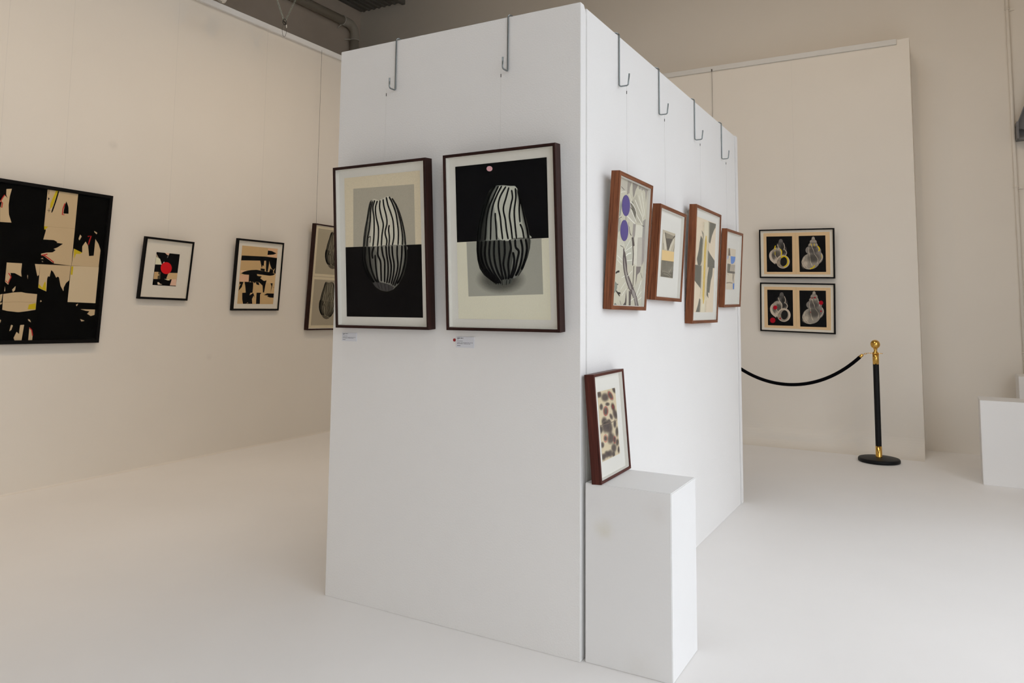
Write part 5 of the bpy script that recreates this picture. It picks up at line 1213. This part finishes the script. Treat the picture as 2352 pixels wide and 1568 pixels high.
# ------------------------------------------------------------------ services high on the walls
pipe = thing('drain_pipe', 'grey drain pipe running along the upper wall and bending down the corner', 'pipe', (XO, 5.06, 5.05))
px = 0.09; r = 0.058
bm = bmesh.new(); tube(bm, [(px, YF - 5.06 + 0.05, 0.0), (px, -4.0, 0), (px, -0.22, 0.0)], r, 20); obj('pipe_run', bm, 'pipe', pipe, True)
bm = bmesh.new(); tube(bm, [(px, -0.24, 0)] + [(px, -0.13 + 0.13*math.sin(math.radians(t)), -0.13 + 0.13*math.cos(math.radians(t))) for t in range(0, 91, 9)] + [(px, 0, -0.20)], r*1.07, 20); obj('pipe_elbow', bm, 'pipe', pipe, True)
bm = bmesh.new(); tube(bm, [(px, 0, -0.18), (px, 0, -2.5), (px, 0, -5.05)], r, 20); obj('pipe_drop', bm, 'pipe', pipe, True)
for c, ax in (((px, -0.25, 0), 'y'), ((px, 0, -0.20), 'z'), ((px, -1.6, 0), 'y')):
    bm = bmesh.new(); c = Vector(c)
    ring = []
    for s in range(25):
        t = 2*math.pi*s/24
        ring.append(c + (Vector((math.cos(t), 0, math.sin(t))) if ax == 'y' else Vector((math.cos(t), math.sin(t), 0))) * (r*1.1))
    tube(bm, ring, 0.007, 6)
    ext = [c + (Vector((-0.02, 0, -r*1.1)) if ax == 'y' else Vector((-0.02, -r*1.1, 0))), c + (Vector((-0.085, 0, -r*1.6)) if ax == 'y' else Vector((-0.085, -r*1.8, 0)))]
    tube(bm, ext, 0.008, 6)
    obj('pipe_strap', bm, 'strap', pipe)

chain = thing('hanging_chain', 'V of galvanised chain with a wire loop hanging by the left wall rail', 'chain', (XL + 0.30, 2.12, 3.752))
for dy, dz in ((-0.585, 1.05), (0.475, 1.0)):
    d = Vector((0, dy, dz)).normalized(); n = int((ROOF - 3.79) / d.z / 0.022)
    bm = bmesh.new()
    for q in range(n):
        c = Vector((0, 0.012*(1 if dy > 0 else -1), 0.03)) + d * (q * 0.022 + 0.01)
        side = Vector((1, 0, 0)) if q % 2 else d.cross(Vector((1, 0, 0)))
        tube(bm, [c + d*0.0145*math.cos(2*math.pi*s/10) + side*0.0065*math.sin(2*math.pi*s/10) for s in range(11)], 0.0021, 5)
    obj('chain_strand', bm, 'chain', chain)
bm = bmesh.new(); tube(bm, [(0, 0.02*math.cos(2*math.pi*s/14), 0.012 + 0.026*math.sin(2*math.pi*s/14)) for s in range(15)], 0.0045, 8); tube(bm, [(0, -0.018, 0.02), (0, 0.02, -0.002)], 0.006, 8); obj('shackle', bm, 'crimp', chain)
bm = bmesh.new(); tube(bm, [(0, 0.024*math.sin(2*math.pi*s/24), -0.068 + 0.055*math.cos(2*math.pi*s/24)) for s in range(25)], 0.0016, 6); obj('wire_loop', bm, 'wire', chain)
bm = bmesh.new(); tube(bm, [(0, 0.022, -0.008), (0, 0.025, -0.034)], 0.0045, 8); obj('sleeve', bm, 'strap', chain)

spot = thing('spot_lamp', 'small white lamp head just above the left wall rail at the top edge', 'lamp', (XL + 0.30, 1.43, 3.70))
bm = bmesh.new(); lathe(bm, [(0, 0), (0.022, 0.0), (0.034, 0.006), (0.040, 0.018), (0.040, 0.13), (0.03, 0.15), (0.0, 0.152)], 28)
o = obj('lamp_body', bm, 'white_plastic', spot, True); o.rotation_euler = (math.radians(-18), math.radians(14), 0)
bm = bmesh.new(); lathe(bm, [(0, -0.0015), (0.017, -0.001), (0.019, 0.002), (0.0, 0.003)], 24)
o = obj('lamp_lens', bm, 'lens', spot, True); o.rotation_euler = (math.radians(-18), math.radians(14), 0)
bm = bmesh.new(); tube(bm, [(0.036, 0.046, 0.14), (0.036, 0.046, ROOF - 3.70)], 0.006, 8); obj('drop_rod', bm, 'white_plastic', spot)

cable = thing('hanging_cable', 'thin dark cable hanging from the back wall rail beside the partition', 'cable', (-0.747, YB - 0.02, 3.63))
bm = bmesh.new(); tube(bm, [(0, 0, 0), (0, 0, -0.8), (0, 0.002, -1.9)], 0.0016, 6); obj('cable_line', bm, 'wire', cable)
bm = boxbm(-0.005, -0.004, -0.012, 0.005, 0.004, 0.012, bev=0.001); obj('rail_clip', bm, 'crimp', cable)

cond = thing('conduit', 'thin white conduit running up the back wall near the right edge', 'conduit', (1.775, YO - 0.016, 0))
bm = bmesh.new(); tube(bm, [(0, 0, 0.0), (0, 0, 3), (0, 0, ROOF)], 0.0145, 14); obj('tube', bm, 'wall', cond, True)
for zc in (2.32, 3.92, 0.9):
    bm = bmesh.new(); tube(bm, [(0.0185*math.cos(math.radians(s)), -0.0185*math.sin(math.radians(s)), zc) for s in range(0, 181, 20)], 0.004, 6)
    box(bm, 0.014, 0.0, zc - 0.012, 0.05, 0.014, zc + 0.012); obj('saddle_clip', bm, 'wall', cond)

brace = thing('steel_brace', 'dark grey steel brace on the back wall at the right edge', 'brace', (1.835, 5.16, 2.80))
def channel(bm, p0, p1, dw, dh, t, side):
    p0, p1 = Vector(p0), Vector(p1); d = (p1 - p0).normalized(); s = Vector(side); u = d.cross(s).normalized()
    prof = [(0, 0), (dw, 0), (dw, t), (t, t), (t, dh - t), (dw, dh - t), (dw, dh), (0, dh)]
    A = [bm.verts.new(p0 + s*a + u*(b - dh/2)) for a, b in prof]; B = [bm.verts.new(p1 + s*a + u*(b - dh/2)) for a, b in prof]
    for i in range(8): bm.faces.new((A[i], A[(i+1) % 8], B[(i+1) % 8], B[i]))
    bm.faces.new(A[::-1]); bm.faces.new(B)
bm = bmesh.new(); channel(bm, (-0.01, 0.03, 0.02), (0.30, 0.03, 0.85), 0.055, 0.085, 0.007, (0, -1, 0)); obj('diagonal_channel', bm, 'steel', brace)
bm = bmesh.new(); box(bm, -0.035, 0.0, -0.075, 0.6, 0.09, -0.060); box(bm, -0.035, 0.085, -0.075, 0.6, 0.10, 0.03); obj('support_angle', bm, 'steel', brace)
bm = bmesh.new(); box(bm, -0.045, -0.035, -0.075, -0.030, 0.10, 0.075); obj('end_plate', bm, 'steel', brace)

# ------------------------------------------------------------------ warm gallery spotlights hung from the roof (above the frame)
def gallery_spot(label, pos, target, watts, cone):
    p, t = Vector(pos), Vector(target)
    d = (t - p).normalized()
    root = thing('gallery_spotlight', label, 'lamp', pos, 'warm gallery spotlights')
    q = d.to_track_quat('-Z', 'Y')
    bm = bmesh.new(); lathe(bm, [(0.0, 0.16), (0.035, 0.155), (0.05, 0.13), (0.05, -0.02), (0.046, -0.022), (0.046, 0.02), (0.0, 0.03)], 28)
    o = obj('lamp_body', bm, 'white_plastic', root, True); o.rotation_euler = q.to_euler()
    bm = bmesh.new(); tube(bm, [(0, 0, 0.10), (0, 0, ROOF - pos[2])], 0.006, 8); obj('drop_rod', bm, 'white_plastic', root)
    ld = bpy.data.lights.new('spot_beam', 'SPOT')
    ld.energy = watts; ld.color = (1.0, 0.69, 0.37); ld.spot_size = math.radians(cone); ld.spot_blend = 1.0; ld.shadow_soft_size = 0.045
    lo = bpy.data.objects.new('spot_beam', ld); COL.objects.link(lo); lo.parent = root
    lo.location = d * 0.03; lo.rotation_euler = q.to_euler()
LAMP_W = 23.0
for i, yy in enumerate((-3.0, -1.2, 0.6, 2.4)):
    gallery_spot(('first', 'second', 'third', 'fourth')[i] + ' ceiling spotlight from the doorway side aimed at the left wall', (-2.0, yy, 4.75), (XL, yy + 0.1, 0.85), LAMP_W, 95)
for i, xx in enumerate((-1.2, 0.6, 2.0)):
    gallery_spot(('leftmost', 'middle', 'rightmost')[i] + ' ceiling spotlight of the three aimed at the back wall', (xx, 1.75, 4.75), (xx, YB, 2.7), LAMP_W * 0.48, 105)
